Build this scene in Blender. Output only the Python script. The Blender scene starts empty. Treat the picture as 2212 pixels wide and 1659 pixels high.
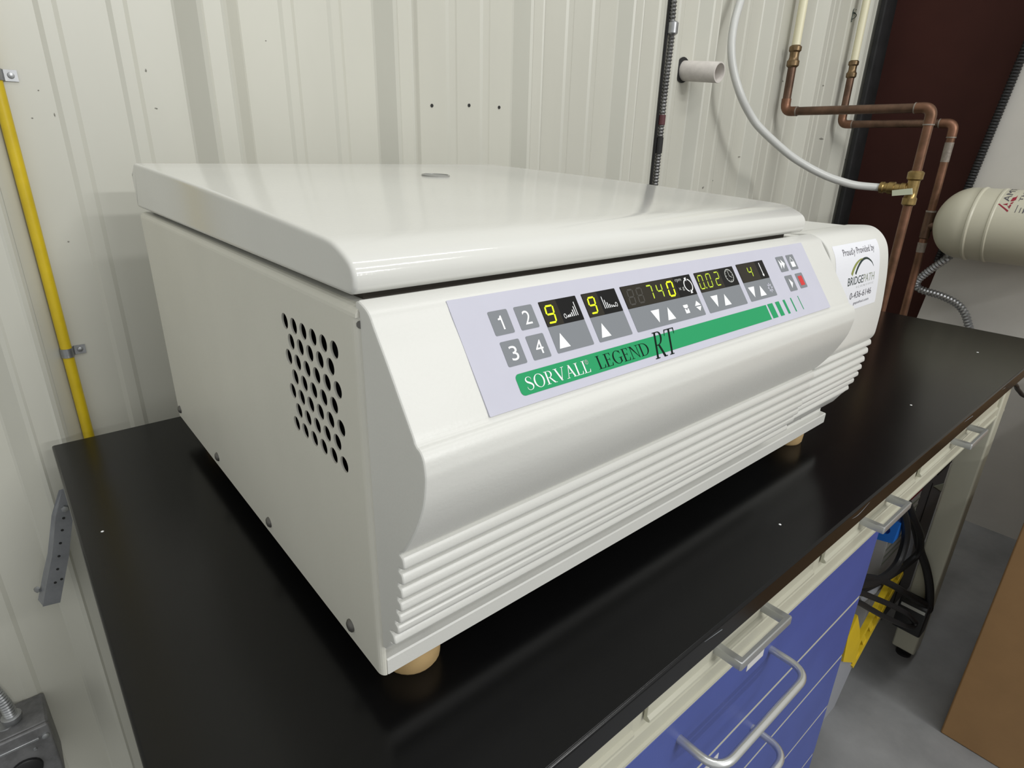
import bpy, math, random
from mathutils import Vector, Matrix
random.seed(4)
S = bpy.context.scene
COL = S.collection
# ------------------------------------------------------------------ camera, world, lights, exposure
W0, F0 = 2212.0, 1294.674
CP = (-0.138399, -0.289193, 0.370308)
yaw, pit, rol = -0.712066, -0.375967, 0.0255801
cy, sy, cp, sp = math.cos(yaw), math.sin(yaw), math.cos(pit), math.sin(pit)
fw = Vector((-sy * cp, cy * cp, sp)); rt = Vector((cy, sy, 0)); up = rt.cross(fw)
r2 = math.cos(rol) * rt + math.sin(rol) * up; u2 = -math.sin(rol) * rt + math.cos(rol) * up
cam = bpy.data.cameras.new('camera'); camo = bpy.data.objects.new('camera', cam); COL.objects.link(camo)
cam.sensor_fit = 'HORIZONTAL'; cam.sensor_width = 36.0; cam.lens = 36.0 * F0 / W0; cam.clip_start = 0.01
M = Matrix((r2, u2, -fw)).transposed().to_4x4(); M.translation = Vector(CP); camo.matrix_world = M
S.camera = camo

wd = bpy.data.worlds.new('room_light'); S.world = wd; wd.use_nodes = True
wd.node_tree.nodes['Background'].inputs[0].default_value = (0.99, 1.0, 0.98, 1)
wd.node_tree.nodes['Background'].inputs[1].default_value = 0.66

def area(name, loc, target, sx, sy_, power, col=(1, 1, 1)):
    l = bpy.data.lights.new(name, 'AREA'); l.shape = 'RECTANGLE'; l.size = sx; l.size_y = sy_; l.energy = power; l.color = col
    o = bpy.data.objects.new(name, l); COL.objects.link(o); o.location = loc
    d = Vector(target) - Vector(loc); z = -d.normalized(); x = Vector((1, 0, 0)); x = (x - z * x.dot(z)).normalized(); y = z.cross(x)
    m = Matrix((x, y, z)).transposed().to_4x4(); m.translation = Vector(loc); o.matrix_world = m
    return o
WARM = (1, 0.997, 0.98)
area('ceiling_strip_rear', (0.85, -6.2, 2.0), (0.4, 0.2, 0.2), 1.3, 0.12, 68, WARM)
area('ceiling_strip_far', (0.75, -3.9, 2.2), (0.4, 0.2, 0.2), 1.3, 0.12, 36, WARM)
area('ceiling_strip_near', (0.65, -1.75, 2.2), (0.4, 0.2, 0.2), 1.3, 0.14, 12, WARM)
area('overhead_fill', (0.65, -0.25, 2.25), (0.6, -0.1, 0.0), 1.3, 0.14, 8.5, WARM)  # added overhead fill for the top of the machine, no such fitting known
vs = S.view_settings
S.display_settings.display_device = 'sRGB'
vs.view_transform = 'Standard'; vs.look = 'None'; vs.gamma = 1.0; vs.use_curve_mapping = False; vs.exposure = 0.0

# ------------------------------------------------------------------ materials
def mat(name, col, rough=0.5, metal=0.0, var=0.0, vscale=8.0, bump=0.0, bscale=300.0, col2=None, spec=0.5, emit=0.0,
        trans=0.0, stretch=None, coat=0.0, ramp=(0.35, 0.65), rvar=0.0):
    m = bpy.data.materials.new(name); m.use_nodes = True; nt = m.node_tree; N = nt.nodes; L = nt.links
    b = N['Principled BSDF']
    b.inputs['Base Color'].default_value = (*col, 1); b.inputs['Roughness'].default_value = rough; b.inputs['Metallic'].default_value = metal
    b.inputs['Specular IOR Level'].default_value = spec
    b.inputs['Transmission Weight'].default_value = trans; b.inputs['Coat Weight'].default_value = coat
    if emit:
        b.inputs['Emission Color'].default_value = (*col, 1); b.inputs['Emission Strength'].default_value = emit
    tc = N.new('ShaderNodeTexCoord'); src = tc.outputs['Object']
    if stretch:
        mp = N.new('ShaderNodeMapping'); mp.inputs['Scale'].default_value = stretch; L.new(src, mp.inputs[0]); src = mp.outputs[0]
    if var or col2:
        n = N.new('ShaderNodeTexNoise'); n.inputs['Scale'].default_value = vscale; n.inputs['Detail'].default_value = 6; n.inputs['Roughness'].default_value = 0.6
        L.new(src, n.inputs['Vector'])
        r = N.new('ShaderNodeValToRGB'); r.color_ramp.elements[0].position = ramp[0]; r.color_ramp.elements[1].position = ramp[1]
        c2 = col2 if col2 else tuple(c * (1 - var) for c in col)
        r.color_ramp.elements[0].color = (*c2, 1); r.color_ramp.elements[1].color = (*col, 1)
        L.new(n.outputs['Fac'], r.inputs[0]); L.new(r.outputs[0], b.inputs['Base Color'])
        if rvar:
            mr = N.new('ShaderNodeMapRange'); mr.inputs[3].default_value = rough + rvar; mr.inputs[4].default_value = rough - rvar
            L.new(n.outputs['Fac'], mr.inputs[0]); L.new(mr.outputs[0], b.inputs['Roughness'])
    if bump:
        n2 = N.new('ShaderNodeTexNoise'); n2.inputs['Scale'].default_value = bscale; n2.inputs['Detail'].default_value = 3
        L.new(src, n2.inputs['Vector'])
        bp = N.new('ShaderNodeBump'); bp.inputs['Strength'].default_value = bump; bp.inputs['Distance'].default_value = 0.001
        L.new(n2.outputs['Fac'], bp.inputs['Height']); L.new(bp.outputs[0], b.inputs['Normal'])
    return m

MT = dict(
    cream=mat('cream_enamel', (0.70, 0.70, 0.665), 0.36, bump=0.12, bscale=420, var=0.03, vscale=5),
    creamside=mat('aged_cream_enamel', (0.70, 0.69, 0.615), 0.40, bump=0.10, bscale=420, var=0.05, vscale=6),
    lidc=mat('cream_gloss_enamel', (0.70, 0.70, 0.665), 0.12, bump=0.05, bscale=420, var=0.03, vscale=5),
    wall=mat('painted_sheet_metal', (0.585, 0.58, 0.512), 0.38, var=0.07, vscale=3.0, bump=0.10, bscale=60, stretch=(1, 1, 0.35)),
    dark=mat('dark_interior', (0.012, 0.012, 0.012), 0.6),
    gasket=mat('brown_gasket', (0.035, 0.028, 0.02), 0.7),
    epoxy=mat('black_epoxy', (0.0045, 0.0045, 0.0048), 0.22, var=0.3, vscale=3, rvar=0.05, spec=0.27),
    apron=mat('beige_enamel', (0.52, 0.51, 0.41), 0.4, var=0.05, vscale=10),
    blue=mat('blue_enamel', (0.062, 0.092, 0.34), 0.42, var=0.10, vscale=12, bump=0.05, bscale=300),
    alu=mat('brushed_aluminium', (0.50, 0.51, 0.51), 0.38, metal=0.75, bump=0.05, bscale=200),
    alubright=mat('satin_aluminium', (0.66, 0.67, 0.66), 0.30, metal=0.8),
    steel=mat('galvanised_steel', (0.42, 0.43, 0.44), 0.38, metal=0.8, var=0.25, vscale=40),
    steelaged=mat('aged_armour_steel', (0.30, 0.30, 0.30), 0.40, metal=0.75, var=0.35, vscale=30),
    gsteel=mat('grey_zinc_bar', (0.26, 0.27, 0.29), 0.5, metal=0.3, var=0.2, vscale=40),
    boxsteel=mat('weathered_box_steel', (0.22, 0.22, 0.225), 0.45, metal=0.4, var=0.4, vscale=45),
    screw=mat('dark_screw', (0.16, 0.155, 0.145), 0.45, metal=0.6),
    foot=mat('tan_rubber', (0.52, 0.36, 0.17), 0.6, var=0.1, vscale=60),
    label=mat('lilac_grey_foil', (0.545, 0.545, 0.635), 0.42, var=0.03, vscale=30),
    key=mat('grey_key', (0.20, 0.215, 0.235), 0.45),
    window=mat('black_display_window', (0.009, 0.009, 0.009), 0.4, spec=0.15),
    lcd=mat('smoked_display', (0.030, 0.026, 0.019), 0.4, spec=0.15),
    ghost=mat('unlit_segment', (0.05, 0.047, 0.04), 0.4),
    seg=mat('lit_segment', (0.62, 0.85, 0.0), 0.5, emit=1.15),
    segdim=mat('dim_segment', (0.36, 0.47, 0.02), 0.5, emit=0.55),
    white=mat('white_print', (0.86, 0.87, 0.88), 0.5),
    green=mat('green_print', (0.020, 0.31, 0.12), 0.5, spec=0.2),
    ink=mat('black_print', (0.004, 0.010, 0.007), 0.6, spec=0.1),
    red=mat('red_print', (0.60, 0.03, 0.03), 0.5),
    sticker=mat('white_sticker', (0.80, 0.81, 0.86), 0.35),
    inkgrey=mat('grey_ink', (0.10, 0.095, 0.11), 0.5, spec=0.15), inkdark=mat('charcoal_ink', (0.028, 0.045, 0.04), 0.5, spec=0.15),
    inkolive=mat('olive_ink', (0.25, 0.28, 0.06), 0.5), inkpale=mat('pale_ink', (0.45, 0.46, 0.44), 0.5),
    inkmid=mat('sage_ink', (0.30, 0.33, 0.26), 0.5),
    copper=mat('aged_copper', (0.27, 0.135, 0.085), 0.42, metal=0.7, col2=(0.13, 0.07, 0.04), vscale=22, ramp=(0.3, 0.7)),
    copperdk=mat('brown_copper', (0.18, 0.105, 0.07), 0.42, metal=0.65, col2=(0.10, 0.06, 0.04), vscale=25),
    brass=mat('brass', (0.40, 0.28, 0.11), 0.30, metal=0.8, var=0.35, vscale=60),
    brassdk=mat('tarnished_brass', (0.25, 0.17, 0.09), 0.36, metal=0.75, var=0.4, vscale=50),
    solder=mat('solder', (0.30, 0.26, 0.22), 0.5, metal=0.3, var=0.3, vscale=120),
    pex=mat('cream_pex', (0.80, 0.76, 0.55), 0.4),
    pvc=mat('white_pvc', (0.70, 0.66, 0.62), 0.5, var=0.12, vscale=70),
    tube=mat('translucent_tubing', (0.76, 0.77, 0.75), 0.32, trans=0.25),
    yellow=mat('yellow_enamel', (0.66, 0.48, 0.012), 0.42, var=0.15, vscale=25),
    yplastic=mat('yellow_plastic', (0.75, 0.53, 0.02), 0.4, var=0.1, vscale=20),
    column=mat('oxide_red_primer', (0.056, 0.0175, 0.013), 0.8, spec=0.25, var=0.2, vscale=4, bump=0.1, bscale=80),
    flange=mat('black_closure_and_shade', (0.020, 0.020, 0.021), 0.7, var=0.5, vscale=18),  # also colours the painted shade beside the armoured cable
    drywall=mat('grey_drywall', (0.61, 0.59, 0.55), 0.8, var=0.08, vscale=5, bump=0.1, bscale=90),
    floor=mat('concrete', (0.29, 0.295, 0.30), 0.75, col2=(0.19, 0.194, 0.198), vscale=7, bump=0.15, bscale=60, ramp=(0.25, 0.7)),
    card=mat('cardboard', (0.34, 0.195, 0.082), 0.85, var=0.12, vscale=9, bump=0.08, bscale=150),
    tape=mat('packing_tape', (0.36, 0.22, 0.10), 0.3),
    tank=mat('beige_tank_enamel', (0.56, 0.54, 0.43), 0.35, var=0.04, vscale=8),
    blackplastic=mat('black_rubber', (0.012, 0.012, 0.013), 0.45),
    blueplastic=mat('bright_blue_plastic', (0.02, 0.17, 0.65), 0.4),
    greyplastic=mat('grey_plastic', (0.30, 0.31, 0.34), 0.5),
    casegrey=mat('slate_enamel', (0.085, 0.088, 0.10), 0.5),
    paper=mat('white_paper', (0.62, 0.61, 0.60), 0.7),
    pink=mat('pink_paint', (0.8, 0.35, 0.33), 0.6),
    maroon=mat('maroon_paint', (0.10, 0.03, 0.035), 0.6),
    reddk=mat('dark_red_print', (0.28, 0.01, 0.03), 0.6),
    rim_shade=mat('shaded_grey_rim', (0.30, 0.30, 0.28), 0.3),
    scuff=mat('grey_scuff', (0.24, 0.235, 0.205), 0.6),
    tag=mat('pale_green_tag', (0.62, 0.66, 0.50), 0.45),
)

# ------------------------------------------------------------------ mesh helpers
class MB:
    def __init__(s): s.v = []; s.f = []
    def add(s, vs_, fs):
        o = len(s.v); s.v += [tuple(v) for v in vs_]; s.f += [tuple(i + o for i in f) for f in fs]; return s
    def box(s, a, b):
        x0, y0, z0 = a; x1, y1, z1 = b
        return s.add([(x0, y0, z0), (x1, y0, z0), (x1, y1, z0), (x0, y1, z0), (x0, y0, z1), (x1, y0, z1), (x1, y1, z1), (x0, y1, z1)],
                     [(0, 3, 2, 1), (4, 5, 6, 7), (0, 1, 5, 4), (1, 2, 6, 5), (2, 3, 7, 6), (3, 0, 4, 7)])
    def rbox(s, a, b, r):
        """box with chamfered edges"""
        x0, y0, z0 = a; x1, y1, z1 = b
        return s.prism([(x0 + r, z0), (x1 - r, z0), (x1, z0 + r), (x1, z1 - r), (x1 - r, z1), (x0 + r, z1), (x0, z1 - r), (x0, z0 + r)], y0, y1, 'y', r)
    def prism(s, poly, t0, t1, axis='x', r=0.0, steps=3):
        """extrude a 2D polygon along an axis; r rounds both cap edges.  axis x: poly=(y,z); y: (x,z); z: (x,y)"""
        n = len(poly)
        A = sum(poly[i][0] * poly[(i + 1) % n][1] - poly[(i + 1) % n][0] * poly[i][1] for i in range(n)) / 2
        sg = 1 if A > 0 else -1
        def inset(d):
            out = []
            for i in range(n):
                p0, p1, p2 = poly[i - 1], poly[i], poly[(i + 1) % n]
                def nm(a, b):
                    dx, dy = b[0] - a[0], b[1] - a[1]; l = math.hypot(dx, dy) or 1e-9
                    return (-dy / l * sg, dx / l * sg)
                a = nm(p0, p1); b = nm(p1, p2); k = 1 + a[0] * b[0] + a[1] * b[1]
                k = max(k, 0.4)
                out.append((p1[0] + d * (a[0] + b[0]) / k, p1[1] + d * (a[1] + b[1]) / k))
            return out
        rings = []
        if r > 0:
            rings.append((t0, inset(r * 1.35)))      # extra ring keeps the cap flat under smooth shading
            for i in range(steps + 1):
                an = math.pi / 2 * i / steps
                rings.append((t0 + r * (1 - math.cos(an)), inset(r * (1 - math.sin(an)))))
            for i in range(steps, -1, -1):
                an = math.pi / 2 * i / steps
                rings.append((t1 - r * (1 - math.cos(an)), inset(r * (1 - math.sin(an)))))
            rings.append((t1, inset(r * 1.35)))
        else:
            rings = [(t0, poly), (t1, poly)]
        def P(t, p):
            return (t, p[0], p[1]) if axis == 'x' else ((p[0], t, p[1]) if axis == 'y' else (p[0], p[1], t))
        vs_ = [P(t, p) for t, ring in rings for p in ring]; fs = []
        for k in range(len(rings) - 1):
            for i in range(n):
                j = (i + 1) % n; fs.append((k * n + i, k * n + j, (k + 1) * n + j, (k + 1) * n + i))
        fs.append(tuple(range(n - 1, -1, -1))); fs.append(tuple((len(rings) - 1) * n + i for i in range(n)))
        return s.add(vs_, fs)
    def tube(s, pts, r, n=12, caps=True, hollow=None):
        """tube along a polyline; r is a number or a list"""
        pts = [Vector(p) for p in pts]; m = len(pts); rr = r if isinstance(r, (list, tuple)) else [r] * m
        T = []
        for i in range(m):
            a = pts[max(i - 1, 0)]; b = pts[min(i + 1, m - 1)]; T.append((b - a).normalized())
        ref = Vector((0, 0, 1)) if abs(T[0].z) < 0.9 else Vector((1, 0, 0))
        u = (ref - T[0] * ref.dot(T[0])).normalized(); vs_ = []; fs = []
        for i in range(m):
            u = (u - T[i] * u.dot(T[i])).normalized(); w = T[i].cross(u)
            for k in range(n):
                a = 2 * math.pi * k / n; vs_.append(pts[i] + (u * math.cos(a) + w * math.sin(a)) * rr[i])
        for i in range(m - 1):
            for k in range(n):
                j = (k + 1) % n; fs.append((i * n + k, i * n + j, (i + 1) * n + j, (i + 1) * n + k))
        if caps:
            fs.append(tuple(range(n - 1, -1, -1))); fs.append(tuple((m - 1) * n + k for k in range(n)))
        return s.add(vs_, fs)
    def lathe(s, prof, base, axis, n=24):
        """prof = [(distance along axis, radius)]"""
        base = Vector(base); ax = Vector(axis).normalized()
        return s._lathe(prof, base, ax, n)
    def _lathe(s, prof, base, ax, n):
        ref = Vector((0, 0, 1)) if abs(ax.z) < 0.9 else Vector((1, 0, 0)); u = (ref - ax * ref.dot(ax)).normalized(); w = ax.cross(u)
        vs_ = []; fs = []; m = len(prof)
        for d, q in prof:
            for k in range(n):
                a = 2 * math.pi * k / n; vs_.append(base + ax * d + (u * math.cos(a) + w * math.sin(a)) * q)
        for i in range(m - 1):
            for k in range(n):
                j = (k + 1) % n; fs.append((i * n + k, i * n + j, (i + 1) * n + j, (i + 1) * n + k))
        fs.append(tuple(range(n - 1, -1, -1))); fs.append(tuple((m - 1) * n + k for k in range(n)))
        return s.add(vs_, fs)
    def flat(s, poly, fn): return s.add([fn(*p) for p in poly], [tuple(range(len(poly)))])

def smooth_pts(pts, k=6, closed=False):
    P = [Vector(p) for p in pts]; out = []
    m = len(P)
    for i in range(m - 1):
        p0, p1, p2, p3 = P[max(i - 1, 0)], P[i], P[i + 1], P[min(i + 2, m - 1)]
        for j in range(k):
            t = j / k
            out.append(0.5 * ((2 * p1) + (p2 - p0) * t + (2 * p0 - 5 * p1 + 4 * p2 - p3) * t * t + (3 * p1 - p0 - 3 * p2 + p3) * t ** 3))
    out.append(P[-1]); return out
def sm2(pts, k=4): return [(v[0], v[1]) for v in smooth_pts([(a, b, 0) for a, b in pts], k)]
def corner(pts, r, k=5):
    """polyline with rounded bends"""
    P = [Vector(p) for p in pts]; out = [P[0]]
    for i in range(1, len(P) - 1):
        a = (P[i - 1] - P[i]).normalized(); b = (P[i + 1] - P[i]).normalized()
        for j in range(k + 1):
            t = j / k; p = P[i] + a * r * (1 - t) ** 2 + b * r * t ** 2; out.append(p)
    out.append(P[-1]); return out
def resample(pts, step):
    P = [Vector(p) for p in pts]; out = [P[0]]; acc = 0
    for i in range(len(P) - 1):
        d = (P[i + 1] - P[i]).length; t = step - acc
        while t <= d:
            out.append(P[i].lerp(P[i + 1], t / d)); t += step
        acc = (acc + d) % step
    return out

def obj(name, mb, m, parent=None, smooth=35, bevel=0.0):
    me = bpy.data.meshes.new(name); me.from_pydata(mb.v, [], mb.f); me.validate(); me.update()
    import bmesh
    b = bmesh.new(); b.from_mesh(me); bmesh.ops.recalc_face_normals(b, faces=b.faces); b.to_mesh(me); b.free()
    me.materials.append(MT[m])
    if smooth:
        me.shade_smooth(); me.set_sharp_from_angle(angle=math.radians(smooth))
    o = bpy.data.objects.new(name, me); COL.objects.link(o)
    if parent: o.parent = parent; o.location = -parent_loc(parent)
    if bevel:
        bv = o.modifiers.new('bevel', 'BEVEL'); bv.width = bevel; bv.segments = 2; bv.limit_method = 'ANGLE'; bv.angle_limit = math.radians(40)
    return o
def parent_loc(p):
    v = Vector(p.location)
    while p.parent: p = p.parent; v += Vector(p.location)
    return v
def flatobj(name, mb, m, parent):
    """thin printed layer: no normal recalculation needed"""
    me = bpy.data.meshes.new(name); me.from_pydata(mb.v, [], mb.f); me.update(); me.materials.append(MT[m])
    o = bpy.data.objects.new(name, me); COL.objects.link(o); o.parent = parent; o.location = -parent_loc(parent); return o
def thing(name, label, cat, loc, group=None):
    o = bpy.data.objects.new(name, None); COL.objects.link(o); o.location = loc; o['label'] = label; o['category'] = cat
    o.empty_display_size = 0.05
    if group: o['group'] = group
    return o
def tag(o, label, cat, group=None):
    o['label'] = label; o['category'] = cat
    if group: o['group'] = group
    return o
def struct(o): o['kind'] = 'structure'; return o
def lab(o, t): o['label'] = t; return o

# ------------------------------------------------------------------ setting
ZF = -0.80; YW = 0.70
struct(obj('floor', MB().box((-3.0, -6.0, ZF - 0.05), (4.5, YW + 0.05, ZF)), 'floor', smooth=0))
# corrugated sheet wall: three-rib sheets
P0, PITCH = 0.108, 0.292
def rib_profile(n0, x_end=None):
    # one sheet: flat with two low stiffeners, then a rib, three times over; starts just right of a rib
    pts = []
    for k in range(3):
        b = P0 + PITCH * (n0 + k)
        if k == 0: pts += [(b + 0.066, -0.0213), (b + 0.083, -0.002)]
        else: pts.append((b + 0.083, -0.002))
        pts.append((b + 0.086, 0))
        for q in (0.142, 0.217):
            pts += [(b + q, 0), (b + q + 0.0055, -0.0024), (b + q + 0.0185, -0.0024), (b + q + 0.024, 0)]
        c = b + PITCH
        pts += [(c, 0), (c + 0.003, -0.002), (c + 0.024, -0.026), (c + 0.029, -0.0285), (c + 0.032, -0.0272), (c + 0.054, -0.0272), (c + 0.057, -0.0285), (c + 0.062, -0.026)]
    pts.append((P0 + PITCH * (n0 + 3) + 0.0835, -0.0022))
    return pts
wall = struct(obj('wall_back', MB().box((-2.6, YW + 0.045, ZF), (3.2, YW + 0.06, 2.0)), 'dark', smooth=0))
for i, n0 in enumerate((-7, -4, -1, 2, 5)):
    pr = rib_profile(n0); mb = MB(); off = 0.0012 * (i % 2); n = len(pr)
    mb.add([(x, YW + y + off, z) for z in (ZF, 2.0) for x, y in pr] + [(x, YW + y + off + 0.001, z) for z in (ZF, 2.0) for x, y in pr],
           [(k, k + 1, n + k + 1, n + k) for k in range(n - 1)] + [(2 * n + k + 1, 2 * n + k, 3 * n + k, 3 * n + k + 1) for k in range(n - 1)]
           + [(0, n, 3 * n, 2 * n), (n - 1, 2 * n - 1 + 0, 4 * n - 1, 3 * n - 1)])
    obj('wall_sheet', mb, 'wall', wall, smooth=12)
for x, z in ((0.510, 0.436), (0.592, 0.441), (0.664, 0.4415)):
    obj('screw_hole', MB()._lathe([(0, 0.003), (0.0006, 0.003)], Vector((x, YW - 0.0012, z)), Vector((0, 1, 0)), 10), 'dark', wall)
for x, z, a, b in [(0.0689, 0.4078, 0.0022, 0.0009), (-0.0458, 0.3943, 0.0007, 0.0024), (-0.0563, 0.421, 0.0009, 0.0008), (-0.063, 0.241, 0.0012, 0.0012), (0.0647, 0.453, 0.0014, 0.0017), (0.0542, 0.4059, 0.0008, 0.0011), (-0.0689, 0.3896, 0.0011, 0.0008), (0.1287, 0.507, 0.0018, 0.0022), (1.7316, 0.5701, 0.0122, 0.0024), (2.0017, 0.5779, 0.0113, 0.0026), (1.9826, 0.5134, 0.0064, 0.0027), (2.0596, 0.4215, 0.0172, 0.0036), (1.3977, 0.2794, 0.0045, 0.0025), (1.439, 0.2971, 0.0035, 0.0019), (1.5612, 0.3602, 0.0063, 0.0019), (0.1582, 0.446, 0.0044, 0.0006), (0.7351, 0.6184, 0.0018, 0.0015), (0.2272, 0.5054, 0.001, 0.0009), (-0.1721, -0.0522, 0.0007, 0.001), (-0.2537, -0.3387, 0.0009, 0.0016), (2.2766, 0.3573, 0.0138, 0.0031)]:
    n_ = 9; pts = [(x + a * math.cos(2 * math.pi * k / n_) * random.uniform(0.5, 1.2), z + b * math.sin(2 * math.pi * k / n_) * random.uniform(0.5, 1.2)) for k in range(n_)]
    obj('scuff_mark', MB().add([(p, YW - 0.0004 - (0.0024 if 0 else 0), q) for p, q in pts] + [(x, YW - 0.0010, z)], [(k, (k + 1) % n_, n_) for k in range(n_)]), 'scuff', wall, smooth=0)
# drywall at the right with a sloping free edge, and the tapered steel column behind it
XD = 2.23
def yedge(z): return 0.3155 - 0.107 * z
struct(obj('wall_right', MB().prism([(yedge(ZF), ZF), (yedge(2.0), 2.0), (-4.0, 2.0), (-4.0, ZF)], XD, XD + 0.05, 'x'), 'drywall', smooth=0))
colm = thing('steel_column', 'dark brown primed steel column web behind the copper pipes', 'column', (2.36, 0.69, ZF))
obj('web', MB().box((2.36, 0.0, ZF), (2.372, 0.69, 2.0)), 'column', colm, smooth=0)
lab(obj('outer_flange', MB().box((2.275, 0.672, ZF), (2.46, 0.690, 2.0)), 'flange', colm, smooth=0, bevel=0.004), 'black flange strip against the ribbed wall')  # dark mottled strip along the wall edge of the web

# ------------------------------------------------------------------ bench
bench = thing('workbench', 'long black topped lab bench carrying the white centrifuge', 'bench', (0.72, 0.25, ZF))
XB0, XB1, YB0, YB1 = -0.1395, 1.575, -0.107, 0.6125
top = obj('bench_top', MB().box((XB0, YB0, -0.026), (XB1, YB1, 0.0)), 'epoxy', bench, bevel=0.0025); lab(top, 'black epoxy worktop with worn edges')
for pts in ([(0.52, -0.1066, -0.006), (0.545, -0.1070, -0.010), (0.575, -0.1068, -0.005)], [(0.235, -0.1068, -0.004), (0.262, -0.1071, -0.007)],
            [(0.94, -0.1068, -0.006), (0.985, -0.1072, -0.008)], [(1.14, -0.1066, -0.005), (1.18, -0.107, -0.007)]):
    lab(obj('edge_scratch', MB().tube(smooth_pts(pts, 4), 0.0003, 5), 'key', top), 'pale scratch on the bench edge')
for x, y, r in ((0.93, -0.035, 0.0018), (1.36, -0.02, 0.0022), (0.44, -0.066, 0.0015), (-0.119, 0.36, 0.0015), (0.012, -0.072, 0.0012)):
    lab(obj('paint_speck', MB()._lathe([(0, r), (0.0004, r * 0.7)], Vector((x, y, 0.0)), Vector((0, 0, 1)), 7), 'white', top), 'tiny white paint speck')
# apron rail with shallow drawers
ap = obj('apron_rail', MB().prism([(-0.078, -0.026), (-0.078, -0.100), (-0.0785, -0.1045), (-0.0815, -0.1070), (-0.0815, -0.1240), (-0.0838, -0.1255), (-0.0838, -0.129), (-0.060, -0.129), (-0.060, -0.026)], -0.06, 1.43, 'x'), 'apron', bench, smooth=25)
lab(ap, 'beige steel rail under the bench top')
for x0, x1 in ((-0.045, 0.185), (0.205, 0.52), (0.55, 0.86), (0.885, 1.20)):
    d = obj('pencil_drawer', MB().prism([(-0.079, -0.029), (-0.083, -0.029), (-0.083, -0.088), (-0.0860, -0.0905), (-0.0860, -0.0935), (-0.083, -0.095), (-0.079, -0.095)], x0, x1, 'x', 0.001, 2), 'apron', bench, smooth=25)
    if x0 < 0: continue
    xc = {0.205: 0.354, 0.55: 0.698, 0.885: 1.075}[x0]; h = 0.049
    mb = MB().prism([(xc - h, -0.082), (xc - h, -0.1110), (xc - h + 0.0015, -0.1125), (xc + h - 0.0015, -0.1125), (xc + h, -0.1110), (xc + h, -0.082), (xc + h - 0.0085, -0.082), (xc + h - 0.0085, -0.1072), (xc - h + 0.0085, -0.1072), (xc - h + 0.0085, -0.082)], -0.0805, -0.0705, 'z', 0.0012, 2)
    lab(obj('pull_handle', mb, 'alu', d), 'square aluminium pull')
def leg(x, y):
    mb = MB().rbox((x, y, ZF + 0.024), (x + 0.05, y + 0.05, -0.026), 0.004)
    l = obj('leg', mb, 'apron', bench)
    obj('levelling_foot', MB()._lathe([(0, 0.017), (0.006, 0.017), (0.009, 0.007), (0.026, 0.007)], Vector((x + 0.025, y + 0.025, ZF)), Vector((0, 0, 1)), 14), 'blackplastic', l)
for x, y in ((1.37, -0.085), (1.37, 0.54), (-0.10, -0.085), (-0.10, 0.54)): leg(x, y)
# blue drawer cabinet under the bench
cab = thing('drawer_cabinet', 'blue drawer cabinet with rounded aluminium handles under the bench', 'cabinet', (0.36, 0.15, ZF))
CX0, CX1, CY = -0.035, 0.755, -0.083
obj('cabinet_body', MB().rbox((CX0, CY + 0.0005, ZF + 0.05), (CX1, 0.42, -0.1295), 0.003), 'apron', cab)
zs = [-0.132, -0.2585, -0.376, -0.4885, -0.601, -0.742]
for i in range(5):
    d = obj('drawer', MB().rbox((CX0 + 0.002, CY, zs[i + 1] + 0.0055), (CX1 - 0.0005, CY + 0.0022, zs[i] - 0.0005), 0.0006), 'blue', cab)
    zh = zs[i] - 0.034; xa, xb, yo = 0.268, 0.448, CY - 0.045
    path = corner([(xa, CY + 0.002, zh), (xa, yo, zh), (xb, yo, zh), (xb, CY + 0.002, zh)], 0.024, 8)
    lab(obj('bow_handle', MB().tube(path, 0.0045, 12), 'alubright', d), 'rounded aluminium bow handle')
    if i < 2:
        xl = 0.392 if i == 0 else 0.33
        z0, z1 = (zs[i] - 0.031, zs[i] - 0.021) if i == 0 else (zs[i] - 0.020, zs[i] - 0.010)
        t = lab(obj('name_tag', MB().box((xl, CY - 0.0006, z0), (xl + 0.036, CY + 0.001, z1)), 'paper', d, smooth=0), 'small white paper tag')
for x in (0.02, 0.69):
    for y in (-0.03, 0.37):
        obj('caster', MB()._lathe([(0, 0.018), (0.003, 0.024), (0.017, 0.024), (0.020, 0.018)], Vector((x, y, ZF + 0.024)), Vector((1, 0, 0)), 16).box((x - 0.004, y - 0.012, ZF + 0.03), (x + 0.024, y + 0.012, ZF + 0.052)), 'blackplastic', cab)

# ------------------------------------------------------------------ centrifuge
ZB, ZT, WM, DM, XFR, XLID = 0.028, 0.2895, 0.6815, 0.5465, 0.526, 0.507
cen = thing('centrifuge', 'cream benchtop laboratory centrifuge with sloping control panel', 'centrifuge', (0.34, 0.27, 0.0))
# housing (open behind the vent so that the holes look into a dark inside)
hb = MB().box((0.045, 0.008, ZB), (WM, DM, ZT - 0.002)).box((0.006, 0.0048, ZT - 0.006), (WM, DM, ZT)).box((0.002, DM - 0.003, ZB), (0.05, DM, ZT - 0.004)).box((0.002, 0.006, ZB), (0.05, DM, ZB + 0.003))
obj('housing', hb, 'cream', cen, smooth=0)
obj('dark_backing', MB().box((0.038, 0.012, ZB + 0.004), (0.0445, DM - 0.006, ZT - 0.008)).box((0.003, 0.0115, ZB + 0.004), (0.045, 0.0125, ZT - 0.008)), 'dark', cen, smooth=0)  # black sheets stand in for the darkness behind the vents and front gap
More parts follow.
